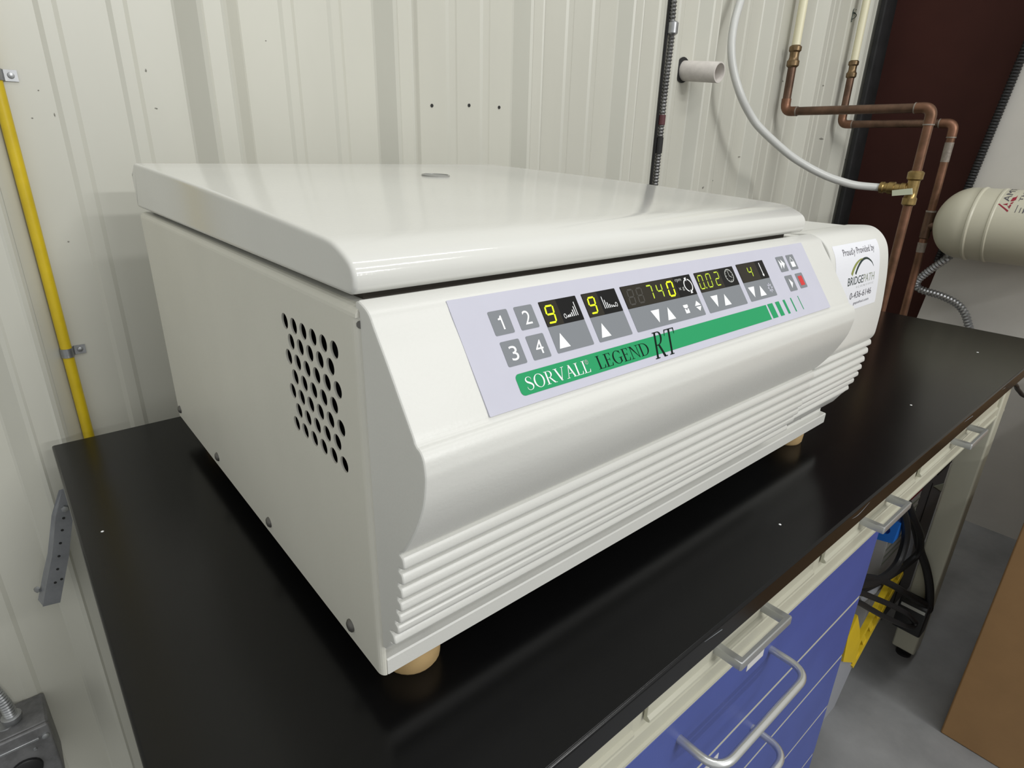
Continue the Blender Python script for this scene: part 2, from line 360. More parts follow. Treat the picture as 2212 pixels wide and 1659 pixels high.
# left side panel with vent holes
sp_ = MB(); PX, PZ = 0.0153, 0.01275; HR = 0.0057
rows = [0.2573 - PZ * k for k in range(7)]; Y0 = 0.0317
yA, yB = Y0 - PX * 0.5, Y0 + PX * 5.5; zTop, zBot = rows[0] + PZ / 2, rows[-1] - PZ / 2
def quad(y0, z0, y1, z1): sp_.add([(0, y0, z0), (0, y1, z0), (0, y1, z1), (0, y0, z1)], [(0, 1, 2, 3)])
NS = 24
def hole(yc, zc):
    outer = []; inner = []
    for k in range(NS):
        a = 2 * math.pi * k / NS; c, s_ = math.cos(a), math.sin(a); t = min(PX / 2 / abs(c) if abs(c) > 1e-6 else 9, PZ / 2 / abs(s_) if abs(s_) > 1e-6 else 9)
        outer.append((0, yc + c * t, zc + s_ * t)); inner.append((0, yc + c * HR, zc + s_ * HR))
    # include exact rectangle corners
    ca = math.atan2(PZ, PX)
    for q, (sy1, sz1) in zip((ca, math.pi - ca, math.pi + ca, 2 * math.pi - ca), ((1, 1), (-1, 1), (-1, -1), (1, -1))):
        k = int(round(q / (2 * math.pi) * NS)) % NS; outer[k] = (0, yc + sy1 * PX / 2, zc + sz1 * PZ / 2)
    back = [(0.0016, p[1], p[2]) for p in inner]
    lip = [(0.0003, yc + (p[1] - yc) * 0.97, zc + (p[2] - zc) * 0.97) for p in inner]
    sp_.add(outer + inner + lip + back, [(k, (k + 1) % NS, NS + (k + 1) % NS, NS + k) for k in range(NS)] + [(NS + k, NS + (k + 1) % NS, 2 * NS + (k + 1) % NS, 2 * NS + k) for k in range(NS)]
            + [(2 * NS + k, 2 * NS + (k + 1) % NS, 3 * NS + (k + 1) % NS, 3 * NS + k) for k in range(NS)])
for i, z in enumerate(rows):
    if i % 2 == 0:
        for k in range(6): hole(Y0 + PX * k, z)
    else:
        quad(yA, z - PZ / 2, yA + PX / 2, z + PZ / 2); quad(yB - PX / 2, z - PZ / 2, yB, z + PZ / 2)
        for k in range(5): hole(Y0 + PX * (k + 0.5), z)
RS = 0.006
quad(RS, ZB, yA, ZT - RS); quad(yB, ZB, DM, ZT - RS); quad(yA, ZB, yB, zBot); quad(yA, zTop, yB, ZT - RS)
for k in range(5):       # rolled top edge and rolled front edge
    a0, a1 = math.pi / 2 * k / 5, math.pi / 2 * (k + 1) / 5
    p = [(RS - RS * math.cos(a), ZT - RS + RS * math.sin(a)) for a in (a0, a1)]
    sp_.add([(p[0][0], 0.0006, p[0][1]), (p[0][0], DM, p[0][1]), (p[1][0], DM, p[1][1]), (p[1][0], 0.0006, p[1][1])], [(0, 1, 2, 3)])
    q = [(0.004 - 0.004 * math.cos(a), RS - RS * math.sin(a)) for a in (a0, a1)]
    sp_.add([(q[0][0], q[0][1], ZB), (q[0][0], q[0][1], ZT - RS), (q[1][0], q[1][1], ZT - RS), (q[1][0], q[1][1], ZB)], [(0, 1, 2, 3)])
arcp = [(RS - RS * math.cos(math.pi / 2 * k / 5), 0.0006, ZT - RS + RS * math.sin(math.pi / 2 * k / 5)) for k in range(6)] + [(RS, 0.0006, ZT - RS)]
sp_.add(arcp, [tuple(range(7))])
sp_.add([(0.004, 0, ZB), (0.004, 0, ZT - RS), (0.004, 0.010, ZT - RS), (0.004, 0.010, ZB)], [(0, 1, 2, 3)])
sidep = obj('side_panel', sp_, 'creamside', cen, smooth=40); lab(sidep, 'left sheet metal side with a field of round vent holes')
for y in (0.045, 0.211, 0.371, 0.534):
    obj('panel_screw', MB()._lathe([(0, 0.0052), (0.0012, 0.0050), (0.0024, 0.0036), (0.003, 0.0015)], Vector((0.0, y, 0.041)), Vector((-1, 0, 0)), 14), 'screw', cen)
# base rail along the front
obj('base_rail', MB().prism([(-0.0002, ZB), (-0.0004, 0.0405), (0.0006, 0.0416), (0.0080, 0.0422), (0.0088, 0.0536), (0.012, 0.0536), (0.012, ZB)], 0.0042, WM, 'x', 0.0008, 2), 'cream', cen)
for x, z in ((0.0374, 0.0522), (0.1913, 0.0522), (0.42, 0.0522), (0.62, 0.0522)):
    obj('rail_screw', MB()._lathe([(0, 0.0028), (0.0015, 0.0022)], Vector((x, 0.0088, z - 0.0035)), Vector((0, -1, 0)), 10), 'screw', cen)
def ridges(tips, zvs, depth):
    # rounded ribs with narrow grooves between them
    out = []
    for i, ((y, z), zv) in enumerate(zip(tips, zvs)):
        zn = zvs[i + 1] if i + 1 < len(zvs) else zv - (zvs[i - 1] - zv)
        sl = 0.0 if i + 1 == len(tips) else (tips[i + 1][0] - y)
        for t, d in ((0.0, 1.0), (0.06, 0.50), (0.16, 0.26), (0.34, 0.09), (0.52, 0.0), (0.63, 0.05), (0.72, 0.22), (0.79, 0.55), (0.84, 1.0)):
            out.append((y + depth * d + sl * (t - 0.52), zv + (zn - zv) * t))
    return out
fprof = [(0.0008, 0.2860), (0.0045, 0.2870), (0.0045, 0.2915)] + sm2([(0.0009, 0.2927), (-0.0060, 0.2905), (-0.0112, 0.2872), (-0.0158, 0.2807), (-0.0272, 0.2655), (-0.0386, 0.2491), (-0.0496, 0.2334), (-0.0518, 0.2292)], 3) \
    + sm2([(-0.0535, 0.2276), (-0.0568, 0.2263), (-0.0597, 0.2222), (-0.0609, 0.2160), (-0.0611, 0.2106), (-0.0586, 0.1960), (-0.0518, 0.1795), (-0.0440, 0.1655), (-0.0354, 0.1528), (-0.0312, 0.1490)], 3)
ft = [(-0.0343, 0.1411), (-0.0322, 0.1285), (-0.0303, 0.1164), (-0.0284, 0.1052), (-0.0259, 0.0944), (-0.0224, 0.0827), (-0.0176, 0.0719)]
fv = [0.1473, 0.1343, 0.1222, 0.1105, 0.0996, 0.0885, 0.0768]
fprof += ridges(ft, fv, 0.0052) + [(-0.0130, 0.0665), (-0.0035, 0.0545), (0.0008, 0.0537)]
fas = obj('front_fascia', MB().prism(fprof, 0.0022, XFR, 'x', 0.0016, 3), 'cream', cen, smooth=28); lab(fas, 'sloping front with a bulged grip edge and ribbed grille below')
rprof = [(0.03, 0.288), (0.026, 0.2905)] + sm2([(0.0186, 0.2912), (0.007, 0.2922), (-0.001, 0.2918), (-0.0075, 0.2895), (-0.0140, 0.2850), (-0.0195, 0.2790), (-0.0236, 0.2720), (-0.0264, 0.2640), (-0.0286, 0.2545), (-0.0309, 0.2400), (-0.0325, 0.2250), (-0.0345, 0.1968), (-0.0346, 0.1697), (-0.0338, 0.1616), (-0.0315, 0.1568)], 3)
rtips = [(-0.0330, 0.1515), (-0.0319, 0.1400), (-0.0305, 0.1274), (-0.0293, 0.1163), (-0.0273, 0.1063), (-0.0240, 0.0958), (-0.0203, 0.0850)]
rv = [0.1558, 0.1445, 0.1325, 0.1210, 0.1105, 0.1003, 0.0897]
rprof += ridges(rtips, rv, 0.0052) + [(-0.0165, 0.0790), (-0.0130, 0.0740), (-0.0054, 0.0611), (0.006, 0.0540), (0.03, 0.0540)]
lab(obj('cooling_cover', MB().prism(rprof, XFR + 0.0008, WM + 0.002, 'x', 0.0016, 3), 'cream', cen, smooth=28), 'right front section with its own ribbed grille')
# lid
lprof = [(0.0075, 0.2945)] + sm2([(0.0035, 0.2955), (0.0005, 0.2985), (-0.0005, 0.3030), (0.0004, 0.3080), (0.0041, 0.3128), (0.0127, 0.3172), (0.0234, 0.3207), (0.0350, 0.3222)], 4) \
    + [(0.0722, 0.3244), (0.1402, 0.3281), (0.2285, 0.3325), (0.3495, 0.3375), (0.45, 0.3412), (0.525, 0.3437)] + sm2([(0.529, 0.3436), (0.534, 0.3415), (0.551, 0.333), (0.5535, 0.330), (0.5525, 0.296)], 2) + [(0.551, 0.2945)]
lid = obj('lid', MB().prism(lprof, 0.0002, XLID, 'x', 0.0028, 4), 'lidc', cen, smooth=30); lab(lid, 'hinged cream lid with a rolled front edge')
vp = obj('view_port', MB()._lathe([(-0.001, 0.0165), (0.0016, 0.0165), (0.0019, 0.0160), (0.0019, 0.0148), (0.0002, 0.0144)], Vector((0.274, 0.335, 0.3368)), Vector((0, -0.0430, 1)), 28), 'rim_shade', lid)  # darkened rim colour carries the shadow on the recess wall
obj('port_glass', MB()._lathe([(0.0000, 0.0140), (0.0009, 0.0140), (0.0010, 0.0100)], Vector((0.274, 0.335, 0.3370)), Vector((0, -0.0430, 1)), 24), 'steel', lid)
obj('lid_gasket', MB().box((0.012, 0.014, ZT), (XLID - 0.014, 0.535, 0.2946)), 'gasket', cen, smooth=0)
def foot(x, y):
    obj('foot', MB()._lathe([(0, 0.0205), (0.003, 0.0225), (0.016, 0.0235), (0.026, 0.0230), (0.0281, 0.0225)], Vector((x, y, 0)), Vector((0, 0, 1)), 28), 'foot', cen)
for x, y in ((0.040, 0.030), (0.645, 0.033), (0.040, 0.505), (0.645, 0.505)): foot(x, y)
obj('seam_clip', MB()._lathe([(0, 0.0026), (0.002, 0.0022)], Vector((0.0035, 0.0015, 0.2795)), Vector((-0.6, -0.8, 0)), 10), 'screw', cen)

# --- control panel foil: local millimetre coordinates (u right, v down the slope)
OA = Vector((0.0505, -0.0107, 0.2880)); OB = Vector((0.0505, -0.0525, 0.2300)); EV = (OB - OA).normalized(); EN = Vector((1, 0, 0)).cross(EV) * -1
if EN.y > 0: EN = -EN
LIFT = 0.0
def PF(lift):
    return lambda u, v: OA + Vector((1, 0, 0)) * (u / 1000) + EV * (v / 1000) + EN * (lift / 1000)
def rrect(u0, v0, u1, v1, r=0.9, k=3):
    out = []
    for cx, cy_, a0 in ((u1 - r, v0 + r, -90), (u1 - r, v1 - r, 0), (u0 + r, v1 - r, 90), (u0 + r, v0 + r, 180)):
        for i in range(k + 1):
            a = math.radians(a0 + 90 * i / k); out.append((cx + r * math.cos(a), cy_ + r * math.sin(a)))
    return out
def slab(poly, t0, t1):
    mb = MB(); n = len(poly); f0, f1 = PF(t0), PF(t1)
    mb.add([f0(*p) for p in poly] + [f1(*p) for p in poly], [(k, (k + 1) % n, n + (k + 1) % n, n + k) for k in range(n)] + [tuple(range(n, 2 * n))]); return mb
pan = obj('control_panel', slab(rrect(0, 0, 429.5, 71.0, 0.6), -0.6, 0.55), 'label', cen, smooth=0); lab(pan, 'lilac grey membrane control panel')
def key(u0, v0, u1, v1, m='key', r=1.0, nm='key'): return flatobj(nm, slab(rrect(u0, v0, u1, v1, r), 0.3, 0.75), m, pan)
T1, T2, T3 = 0.85, 0.95, 1.05
for q in ((24.3, 11.2, 39.1, 26.7), (44.5, 11.2, 59.3, 26.7), (24.8, 30.8, 39.5, 46.6), (44.9, 30.8, 59.5, 46.6), (367.9, 10.3, 382.2, 25.8), (387.6, 10.3, 401.8, 25.8), (368.9, 30.0, 382.8, 45.8), (389.5, 30.0, 403.2, 45.4)): key(*q)
def disp(u0, u1, lu, v0=11.0, vm=28.3, v1=46.2):
    key(u0, v0, u1, v1)
    lab(flatobj('display_window', slab(rrect(u0, v0, u1, vm, 0.5), 0.5, 0.83), 'window', pan), 'black display window')
    w = MB().flat([(lu[0], v0 + 0.4), (lu[1], v0 + 0.4), (lu[1], vm - 0.2), (lu[0], vm - 0.2)], PF(0.88)); flatobj('display_lens', w, 'lcd', pan)
disp(65.2, 98.6, (65.6, 80.0)); disp(104.1, 138.2, (104.5, 119.0)); disp(143.9, 228.8, (144.4, 206.0)); disp(234.8, 292.0, (235.2, 270.0)); disp(298.4, 343.5, (298.8, 329.0), 10.5, 28.1, 45.7)
SEGS = {'0': 'abcdef', '1': 'bc', '2': 'abged', '3': 'abgcd', '4': 'fgbc', '7': 'abc', '8': 'abcdefg', '9': 'abfgcd', '9x': 'abfgcd'}
def digit(ch, u, v, w, h, m, sh=1.6, t=1.15):
    """seven-segment digit, top-left (u,v), slanted"""
    g = 0.22; mb = MB()
    def sk(x, y): return (u + x + sh * (1 - y / h), v + y)
    hseg = lambda y: [(t * .55 + g, y), (t + g, y - t / 2), (w - t - g, y - t / 2), (w - t * .55 - g, y), (w - t - g, y + t / 2), (t + g, y + t / 2)]
    vseg = lambda x, y0, y1: [(x, y0 + g + t * .05), (x + t / 2, y0 + t / 2 + g), (x + t / 2, y1 - t / 2 - g), (x, y1 - g - t * .05), (x - t / 2, y1 - t / 2 - g), (x - t / 2, y0 + t / 2 + g)]
    e = t / 2
    geo = {'a': hseg(e), 'g': hseg(h / 2), 'd': hseg(h - e), 'f': vseg(e, e, h / 2), 'b': vseg(w - e, e, h / 2), 'e': vseg(e, h / 2, h - e), 'c': vseg(w - e, h / 2, h - e)}
    for s_ in SEGS[ch]: mb.flat([sk(*p) for p in geo[s_]], PF(T2))
    flatobj('digit', mb, m, pan)
digit('9', 67.0, 14.0, 7.6, 12.4, 'seg'); digit('9', 106.6, 13.9, 7.2, 12.3, 'seg')
for u in (147.6, 157.6): digit('8', u, 13.8, 7.0, 12.3, 'ghost')
digit('7', 169.6, 13.4, 6.9, 12.2, 'segdim'); digit('4', 181.4, 13.6, 7.0, 12.2, 'segdim'); digit('0', 194.2, 13.4, 8.2, 12.8, 'seg', t=1.4)
digit('0', 236.0, 13.3, 6.6, 12.4, 'segdim', t=1.0); digit('0', 247.4, 13.2, 6.6, 12.4, 'segdim', t=1.0); digit('2', 259.4, 13.1, 6.8, 12.4, 'segdim', t=1.0)
flatobj('decimal_point', MB().flat([(243.6, 24.4), (244.8, 24.4), (244.8, 25.6), (243.6, 25.6)], PF(T2)), 'segdim', pan)
digit('4', 311.6, 14.0, 7.0, 10.8, 'segdim', t=1.1)
# arrows and pictograms
def tri(uc, v0, v1, w, dn=False):
    p = [(uc, v1), (uc - w / 2, v0), (uc + w / 2, v0)] if dn else [(uc, v0), (uc + w / 2, v1), (uc - w / 2, v1)]
    flatobj('arrow_mark', MB().flat(p, PF(T1)), 'white', pan)
tri(72.9, 33.4, 43.5, 9.8); tri(112.3, 33.4, 43.5, 9.6)
tri(170.8, 33.1, 43.2, 9.9, True); tri(186.1, 33.2, 43.2, 9.6); tri(248.7, 32.7, 42.9, 10.0, True); tri(263.5, 33.2, 43.2, 9.8)
tri(306.8, 32.8, 42.7, 10.1, True); tri(321.3, 33.2, 43.0, 10.2); tri(223.3, 33.4, 37.5, 8.0); tri(223.6, 38.4, 42.2, 7.2, True)
def bars(name, polys, m='white', lift=T1):
    mb = MB()
    for p in polys: mb.flat(p, PF(lift))
    return flatobj(name, mb, m, pan)
bars('rotor_mark', [[(204.8, 34.6), (210.6, 34.6), (210.6, 36.4), (209.4, 37.4), (206.2, 37.4), (204.8, 36.4)], [(205.2, 37.9), (206.6, 37.9), (207.8, 39.4), (209.0, 37.9), (210.2, 37.9), (210.2, 41.6), (205.2, 41.6)]])
def ringp(uc, vc, ru, rv, th, a0=0, a1=360, n=28):
    out = []
    for k in range(n):
        a, b = math.radians(a0 + (a1 - a0) * k / n), math.radians(a0 + (a1 - a0) * (k + 1) / n)
        out.append([(uc + ru * math.cos(a), vc + rv * math.sin(a)), (uc + ru * math.cos(b), vc + rv * math.sin(b)), (uc + (ru - th) * math.cos(b), vc + (rv - th) * math.sin(b)), (uc + (ru - th) * math.cos(a), vc + (rv - th) * math.sin(a))])
    return out
clock = ringp(282.3, 18.8, 6.0, 6.2, 0.75)
for k in range(12):
    a = math.radians(30 * k); d = (math.cos(a), math.sin(a)); nrm = (-d[1], d[0]); q = 4.6 if k % 3 else 3.9
    clock.append([(282.3 + d[0] * q + nrm[0] * .28, 18.8 + d[1] * q + nrm[1] * .28), (282.3 + d[0] * 5.6 + nrm[0] * .28, 18.8 + d[1] * 5.6 + nrm[1] * .28), (282.3 + d[0] * 5.6 - nrm[0] * .28, 18.8 + d[1] * 5.6 - nrm[1] * .28), (282.3 + d[0] * q - nrm[0] * .28, 18.8 + d[1] * q - nrm[1] * .28)])
clock += [[(282.0, 14.6), (282.6, 14.6), (282.6, 19.0), (282.0, 19.0)], [(282.1, 18.6), (285.3, 20.4), (285.0, 21.0), (281.9, 19.2)]]
bars('clock_mark', clock, 'inkpale')
bars('rotation_mark', ringp(222.0, 19.8, 5.4, 5.6, 1.0, -75, 80) + ringp(222.0, 19.8, 5.4, 5.6, 1.0, 105, 260) + [[(219.6, 13.4), (222.6, 13.0), (221.6, 16.4)], [(224.4, 26.4), (221.4, 26.8), (222.4, 23.4)]])
bars('acceleration_mark', [[(85.6 + 1.75 * k, 24.6 - 1.5 - 0.32 * k * k), (85.6 + 1.75 * k + 0.95 - 0.07 * k, 24.6 - 1.6 - 0.32 * k * k), (85.6 + 1.75 * k + 0.95 - 0.07 * k, 24.6), (85.6 + 1.75 * k, 24.6)] for k in range(6)] + ringp(83.3, 23.4, 1.15, 1.7, 0.4) + [[(84.8, 24.0), (87, 23.4), (87, 24.6), (84.8, 24.6)]])
bars('deceleration_mark', [[(121.6 + 1.75 * k, 24.2 - 1.5 - 0.30 * (5 - k) ** 2), (121.6 + 1.75 * k + 0.6 + 0.07 * k, 24.2 - 1.4 - 0.30 * (5 - k) ** 2), (121.6 + 1.75 * k + 0.6 + 0.07 * k, 24.2), (121.6 + 1.75 * k, 24.2)] for k in range(6)] + ringp(134.0, 22.8, 1.15, 1.7, 0.4) + [[(130.8, 23.2), (132.6, 23.7), (132.6, 24.2), (130.8, 24.2)]])
bars('thermometer_mark', [[(334.9, 12.6), (336.0, 12.6), (336.0, 23.2), (334.9, 23.2)]] + [[(335.45 + 1.25 * math.cos(a), 24.3 + 1.5 * math.sin(a)) for a in [math.radians(30 * k) for k in range(12)]]])
snow = ringp(336.9, 37.4, 2.6, 3.0, 0.8, n=12)
for k in range(8):
    a = math.radians(45 * k); d = (math.cos(a), math.sin(a)); nrm = (-d[1] * .55, d[0] * .55)
    snow.append([(336.9 + d[0] * 2.2 + nrm[0], 37.4 + d[1] * 2.6 + nrm[1]), (336.9 + d[0] * 4.0 + nrm[0], 37.4 + d[1] * 4.6 + nrm[1]), (336.9 + d[0] * 4.0 - nrm[0], 37.4 + d[1] * 4.6 - nrm[1]), (336.9 + d[0] * 2.2 - nrm[0], 37.4 + d[1] * 2.6 - nrm[1])])
bars('snowflake_mark', snow, 'label')
bars('quick_run_mark', [[(370.6, 13.2), (374.6, 18.0), (370.6, 23.0)], [(374.8, 13.2), (380.0, 18.0), (374.8, 23.0), (374.8, 19.4), (373.6, 18.0), (374.8, 16.6)]])
bars('start_mark', [[(374.4, 33.2), (379.2, 38.0), (374.4, 43.0)]])
bars('stop_mark', [[(392.6, 33.0), (400.4, 33.0), (400.4, 42.6), (392.6, 42.6)]], 'red')
bars('open_lid_mark', [[(391.2, 17.6), (398.6, 17.6), (398.6, 23.0), (391.2, 23.0)], [(391.4, 17.2), (394.9, 12.0), (395.4, 12.6), (392.2, 17.2)], [(398.4, 17.2), (394.9, 12.0), (394.4, 12.6), (397.6, 17.2)]])
# green brand bar with fading stripes
bar = [(317.7, 51.5), (317.7, 65.3)] + [(29.4 + 3 * math.cos(math.radians(a)), 62.4 + 3 * math.sin(math.radians(a))) for a in range(90, 181, 15)] + [(29.4 + 3 * math.cos(math.radians(a)), 54.8 + 3 * math.sin(math.radians(a))) for a in range(180, 271, 15)]
bars('brand_bar', [bar], 'green', 0.7)
bars('brand_stripe', [[(a, 51.4), (b, 51.4), (b + 0.6, 65.1), (a + 0.6, 65.1)] for a, b in ((320.2, 329.1), (334.0, 340.8), (347.9, 351.7), (362.0, 363.9), (376.5, 377.6))], 'green', 0.7)
# serif capitals drawn as outlines: cap height 1, y up; returns polygons and advance
def ell(cx, cy_, ro, rO, ri, rI, a0, a1, n=18, dcx=0.0):
    out = []
    for k in range(n):
        a, b = math.radians(a0 + (a1 - a0) * k / n), math.radians(a0 + (a1 - a0) * (k + 1) / n)
        out.append([(cx + ro * math.cos(a), cy_ + rO * math.sin(a)), (cx + ro * math.cos(b), cy_ + rO * math.sin(b)), (cx + dcx + ri * math.cos(b), cy_ + rI * math.sin(b)), (cx + dcx + ri * math.cos(a), cy_ + rI * math.sin(a))])
    return out
def R_(x0, y0, x1, y1): return [(x0, y0), (x1, y0), (x1, y1), (x0, y1)]
def D_(x0, y0, x1, y1, w): return [(x0 - w / 2, y0), (x0 + w / 2, y0), (x1 + w / 2, y1), (x1 - w / 2, y1)]
def spine(pts, ws):
    P = sm2(pts, 5); Wd = [v[0] for v in smooth_pts([(w, 0, 0) for w in ws], 5)]; out = []; L_ = []; R2 = []
    for i, p in enumerate(P):
        a = P[max(i - 1, 0)]; b = P[min(i + 1, len(P) - 1)]; dx, dy = b[0] - a[0], b[1] - a[1]; l = math.hypot(dx, dy); nx, ny = -dy / l * Wd[i] / 2, dx / l * Wd[i] / 2
        L_.append((p[0] + nx, p[1] + ny)); R2.append((p[0] - nx, p[1] - ny))
    return [[L_[i], L_[i + 1], R2[i + 1], R2[i]] for i in range(len(P) - 1)]
K, H_ = 0.115, 0.035     # thick and thin strokes
def serif(x, y, w=0.30): return R_(x - w / 2, y - (H_ if y > .5 else 0), x + w / 2, y + (0 if y > .5 else H_))
G = {
 'S': (spine([(0.50, 0.74), (0.49, 0.86), (0.40, 0.955), (0.27, 0.98), (0.14, 0.92), (0.09, 0.77), (0.16, 0.63), (0.32, 0.52), (0.45, 0.41), (0.51, 0.26), (0.44, 0.09), (0.28, 0.015), (0.13, 0.05), (0.06, 0.16), (0.05, 0.28)], [.02, .03, .035, .035, .06, .10, .125, .14, .125, .10, .06, .035, .035, .03, .02]), 0.62),
 'O': (ell(0.46, 0.5, 0.42, 0.515, 0.30, 0.48, 0, 360, 36), 0.96),
 'R': ([R_(0.10, 0, 0.10 + K, 1), serif(0.16, 0, .30), R_(0.0, 1 - H_, 0.3, 1), R_(0.2, 1 - H_, 0.36, 1), R_(0.2, 0.475, 0.36, 0.51)] + ell(0.35, 0.745, 0.26, 0.255, 0.145, 0.22, -90, 90, 12) + [[(0.29, 0.49), (0.41, 0.49), (0.76, 0.0), (0.62, 0.0)], R_(0.62, 0, 0.84, H_)], 0.80),
 'V': ([D_(0.15, 1, 0.47, 0, K + .02), D_(0.76, 1, 0.45, 0, H_ + .015), serif(0.15, 1, .30), serif(0.76, 1, .26)], 0.90),
 'A': ([D_(0.13, 0, 0.43, 1, H_ + .015), D_(0.73, 0, 0.42, 1, K + .02), R_(0.22, 0.33, 0.64, 0.37), serif(0.12, 0, .25), serif(0.74, 0, .30)], 0.89),
 'L': ([R_(0.10, 0, 0.10 + K, 1), serif(0.16, 1, .30), R_(0.0, 0, 0.58, H_), [(0.50, H_), (0.58, 0), (0.63, 0.25), (0.60, 0.25)]], 0.67),
 'E': ([R_(0.10, 0, 0.10 + K, 1), R_(0.0, 0, 0.58, H_), R_(0.0, 1 - H_, 0.56, 1), R_(0.2, 0.50, 0.44, 0.535), R_(0.43, 0.42, 0.46, 0.62), [(0.49, 1), (0.56, 1), (0.57, 0.79), (0.545, 0.79)], [(0.50, 0), (0.58, 0), (0.63, 0.24), (0.60, 0.24)]], 0.68),
 'G': (ell(0.46, 0.5, 0.42, 0.515, 0.30, 0.48, 42, 318, 28) + [R_(0.66, 0.10, 0.66 + K, 0.44), R_(0.56, 0.42, 0.86, 0.42 + H_), [(0.70, 0.98), (0.74, 0.98), (0.78, 0.72), (0.75, 0.72)]], 0.92),
 'N': ([R_(0.14, 0, 0.14 + H_ + .01, 1), R_(0.76, 0, 0.76 + H_ + .01, 1), [(0.12, 1), (0.27, 1), (0.80, 0.0), (0.77, 0)], serif(0.16, 0, .28), R_(0.0, 1 - H_, 0.2, 1), serif(0.78, 1, .28)], 0.96),
 'D': ([R_(0.10, 0, 0.10 + K, 1), R_(0.0, 0, 0.40, H_), R_(0.0, 1 - H_, 0.40, 1)] + ell(0.36, 0.5, 0.50, 0.5, 0.375, 0.465, -90, 90, 18), 0.92),
 'T': ([R_(0.30, 0, 0.30 + K, 1), R_(0.02, 1 - H_, 0.70, 1), serif(0.36, 0, .30), [(0.02, 1), (0.08, 1), (0.03, 0.76), (0.0, 0.76)], [(0.70, 1), (0.64, 1), (0.69, 0.76), (0.72, 0.76)]], 0.74)}
def serif_word(word, u0, u1, vb, cap, m, shear=0.0, name='brand_lettering', lift=T1):
    tot = sum(G[c][1] for c in word); mb = MB(); x = 0; k = (u1 - u0) / tot
    for c in word:
        for p in G[c][0]: mb.flat([(u0 + (x + a) * k + shear * b * cap, vb - b * cap) for a, b in p], PF(lift))
        x += G[c][1]
    return flatobj(name, mb, m, pan)
serif_word('SORVALL', 32.0, 87.0, 63.1, 8.3, 'white')
serif_word('LEGEND', 94.2, 148.2, 63.3, 9.0, 'ink')
serif_word('RT', 150.6, 176.4, 68.2, 19.2, 'ink', 0.36)
bars('registered_mark', ringp(85.2, 56.2, 1.5, 1.6, 0.3, n=16) + [R_(84.6, 55.3, 84.95, 57.1), R_(84.6, 55.3, 85.7, 55.6), R_(85.4, 55.3, 85.7, 56.2), R_(84.6, 56.0, 85.7, 56.3)], 'inkpale')
# sans lettering from the built-in vector font
def text_polys(txt, hscale=1.0, size=1.0):
    cu = bpy.data.curves.new('lettering', 'FONT'); cu.body = txt; cu.size = size; cu.resolution_u = 4
    o = bpy.data.objects.new('lettering', cu); COL.objects.link(o); bpy.context.view_layer.update()
    me = bpy.data.meshes.new_from_object(o.evaluated_get(bpy.context.evaluated_depsgraph_get()))
    v = [(p.co.x, p.co.y) for p in me.vertices]; f = [tuple(p.vertices) for p in me.polygons]
    bpy.data.objects.remove(o); bpy.data.curves.remove(cu); bpy.data.meshes.remove(me)
    return v, f
def text_fit(txt, u0, v0, u1, v1, fn, m, parent, name, shear=0.0, bold=0.0):
    """fit the glyph box of txt into the rectangle (v grows downwards)"""
    v, f = text_polys(txt); xs = [p[0] for p in v]; ys = [p[1] for p in v]; xa, xb, ya, yb = min(xs), max(xs), min(ys), max(ys)
    mb = MB(); mb.add([fn(u0 + (x - xa) / (xb - xa) * (u1 - u0), v1 - (y - ya) / (yb - ya) * (v1 - v0)) for x, y in v], f)
    return flatobj(name, mb, m, parent)
flatobj('key_numeral', MB().flat([(32.0, 14.7), (33.0, 14.7), (33.0, 23.6), (31.8, 23.6), (31.8, 17.4), (29.9, 17.4), (29.9, 16.5), (31.3, 16.0)], PF(T1)), 'white', pan); text_fit('2', 49.2, 14.6, 55.0, 23.6, PF(T1), 'white', pan, 'key_numeral')
text_fit('3', 29.4, 34.4, 35.2, 43.6, PF(T1), 'white', pan, 'key_numeral'); text_fit('4', 49.4, 34.5, 55.6, 43.4, PF(T1), 'white', pan, 'key_numeral')
text_fit('rpm', 208.0, 13.2, 215.8, 16.0, PF(T1), 'inkpale', pan, 'unit_lettering'); text_fit('x g', 208.8, 20.4, 215.6, 23.4, PF(T1), 'inkpale', pan, 'unit_lettering')
# --- sticker on the right section, following its curve
rs = [p for p in rprof if 0.17 < p[1] < 0.29 and p[0] < 0.0]
def rsurf(z):
    for a, b in zip(rs, rs[1:]):
        if b[1] <= z <= a[1]: t = (a[1] - z) / (a[1] - b[1]); return a[0] + t * (b[0] - a[0])
    return rs[-1][0]
SZ = [0.2805]; SY = [rsurf(0.2805)]
for i in range(400):
    z = SZ[-1] - 0.00025; SZ.append(z); SY.append(rsurf(z))
ARC = [0.0]
for i in range(400): ARC.append(ARC[-1] + math.hypot(SZ[i + 1] - SZ[i], SY[i + 1] - SY[i]) * 1000)
def SF(lift):
    def f(u, v):
        v = max(0.0, min(v, 95.0)); lo = 0
        while ARC[lo + 1] < v: lo += 1
        t = (v - ARC[lo]) / (ARC[lo + 1] - ARC[lo])
        a = (SY[lo + 1] - SY[lo], SZ[lo + 1] - SZ[lo]); l = math.hypot(*a); n = (a[1] / l, -a[0] / l)
        if n[0] > 0: n = (-n[0], -n[1])
        return Vector((u / 1000, SY[lo] + a[0] * t + n[0] * lift / 1000, SZ[lo] + a[1] * t + n[1] * lift / 1000))
    return f
st = MB(); sf = SF(0.15); n = 24
cols = [536.5, 537.8, 590.0, 654.0, 655.6]
st.add([sf(c_ + (0.9 if (i in (0, n) and k == 0) else (-0.9 if (i in (0, n) and k == 4) else 0)), 75.5 * i / n) for i in range(n + 1) for k, c_ in enumerate(cols)],
       [(i * 5 + k, i * 5 + k + 1, (i + 1) * 5 + k + 1, (i + 1) * 5 + k) for i in range(n) for k in range(4)])
stk = flatobj('service_sticker', st, 'sticker', cen); lab(stk, 'white service sticker on the right front section')
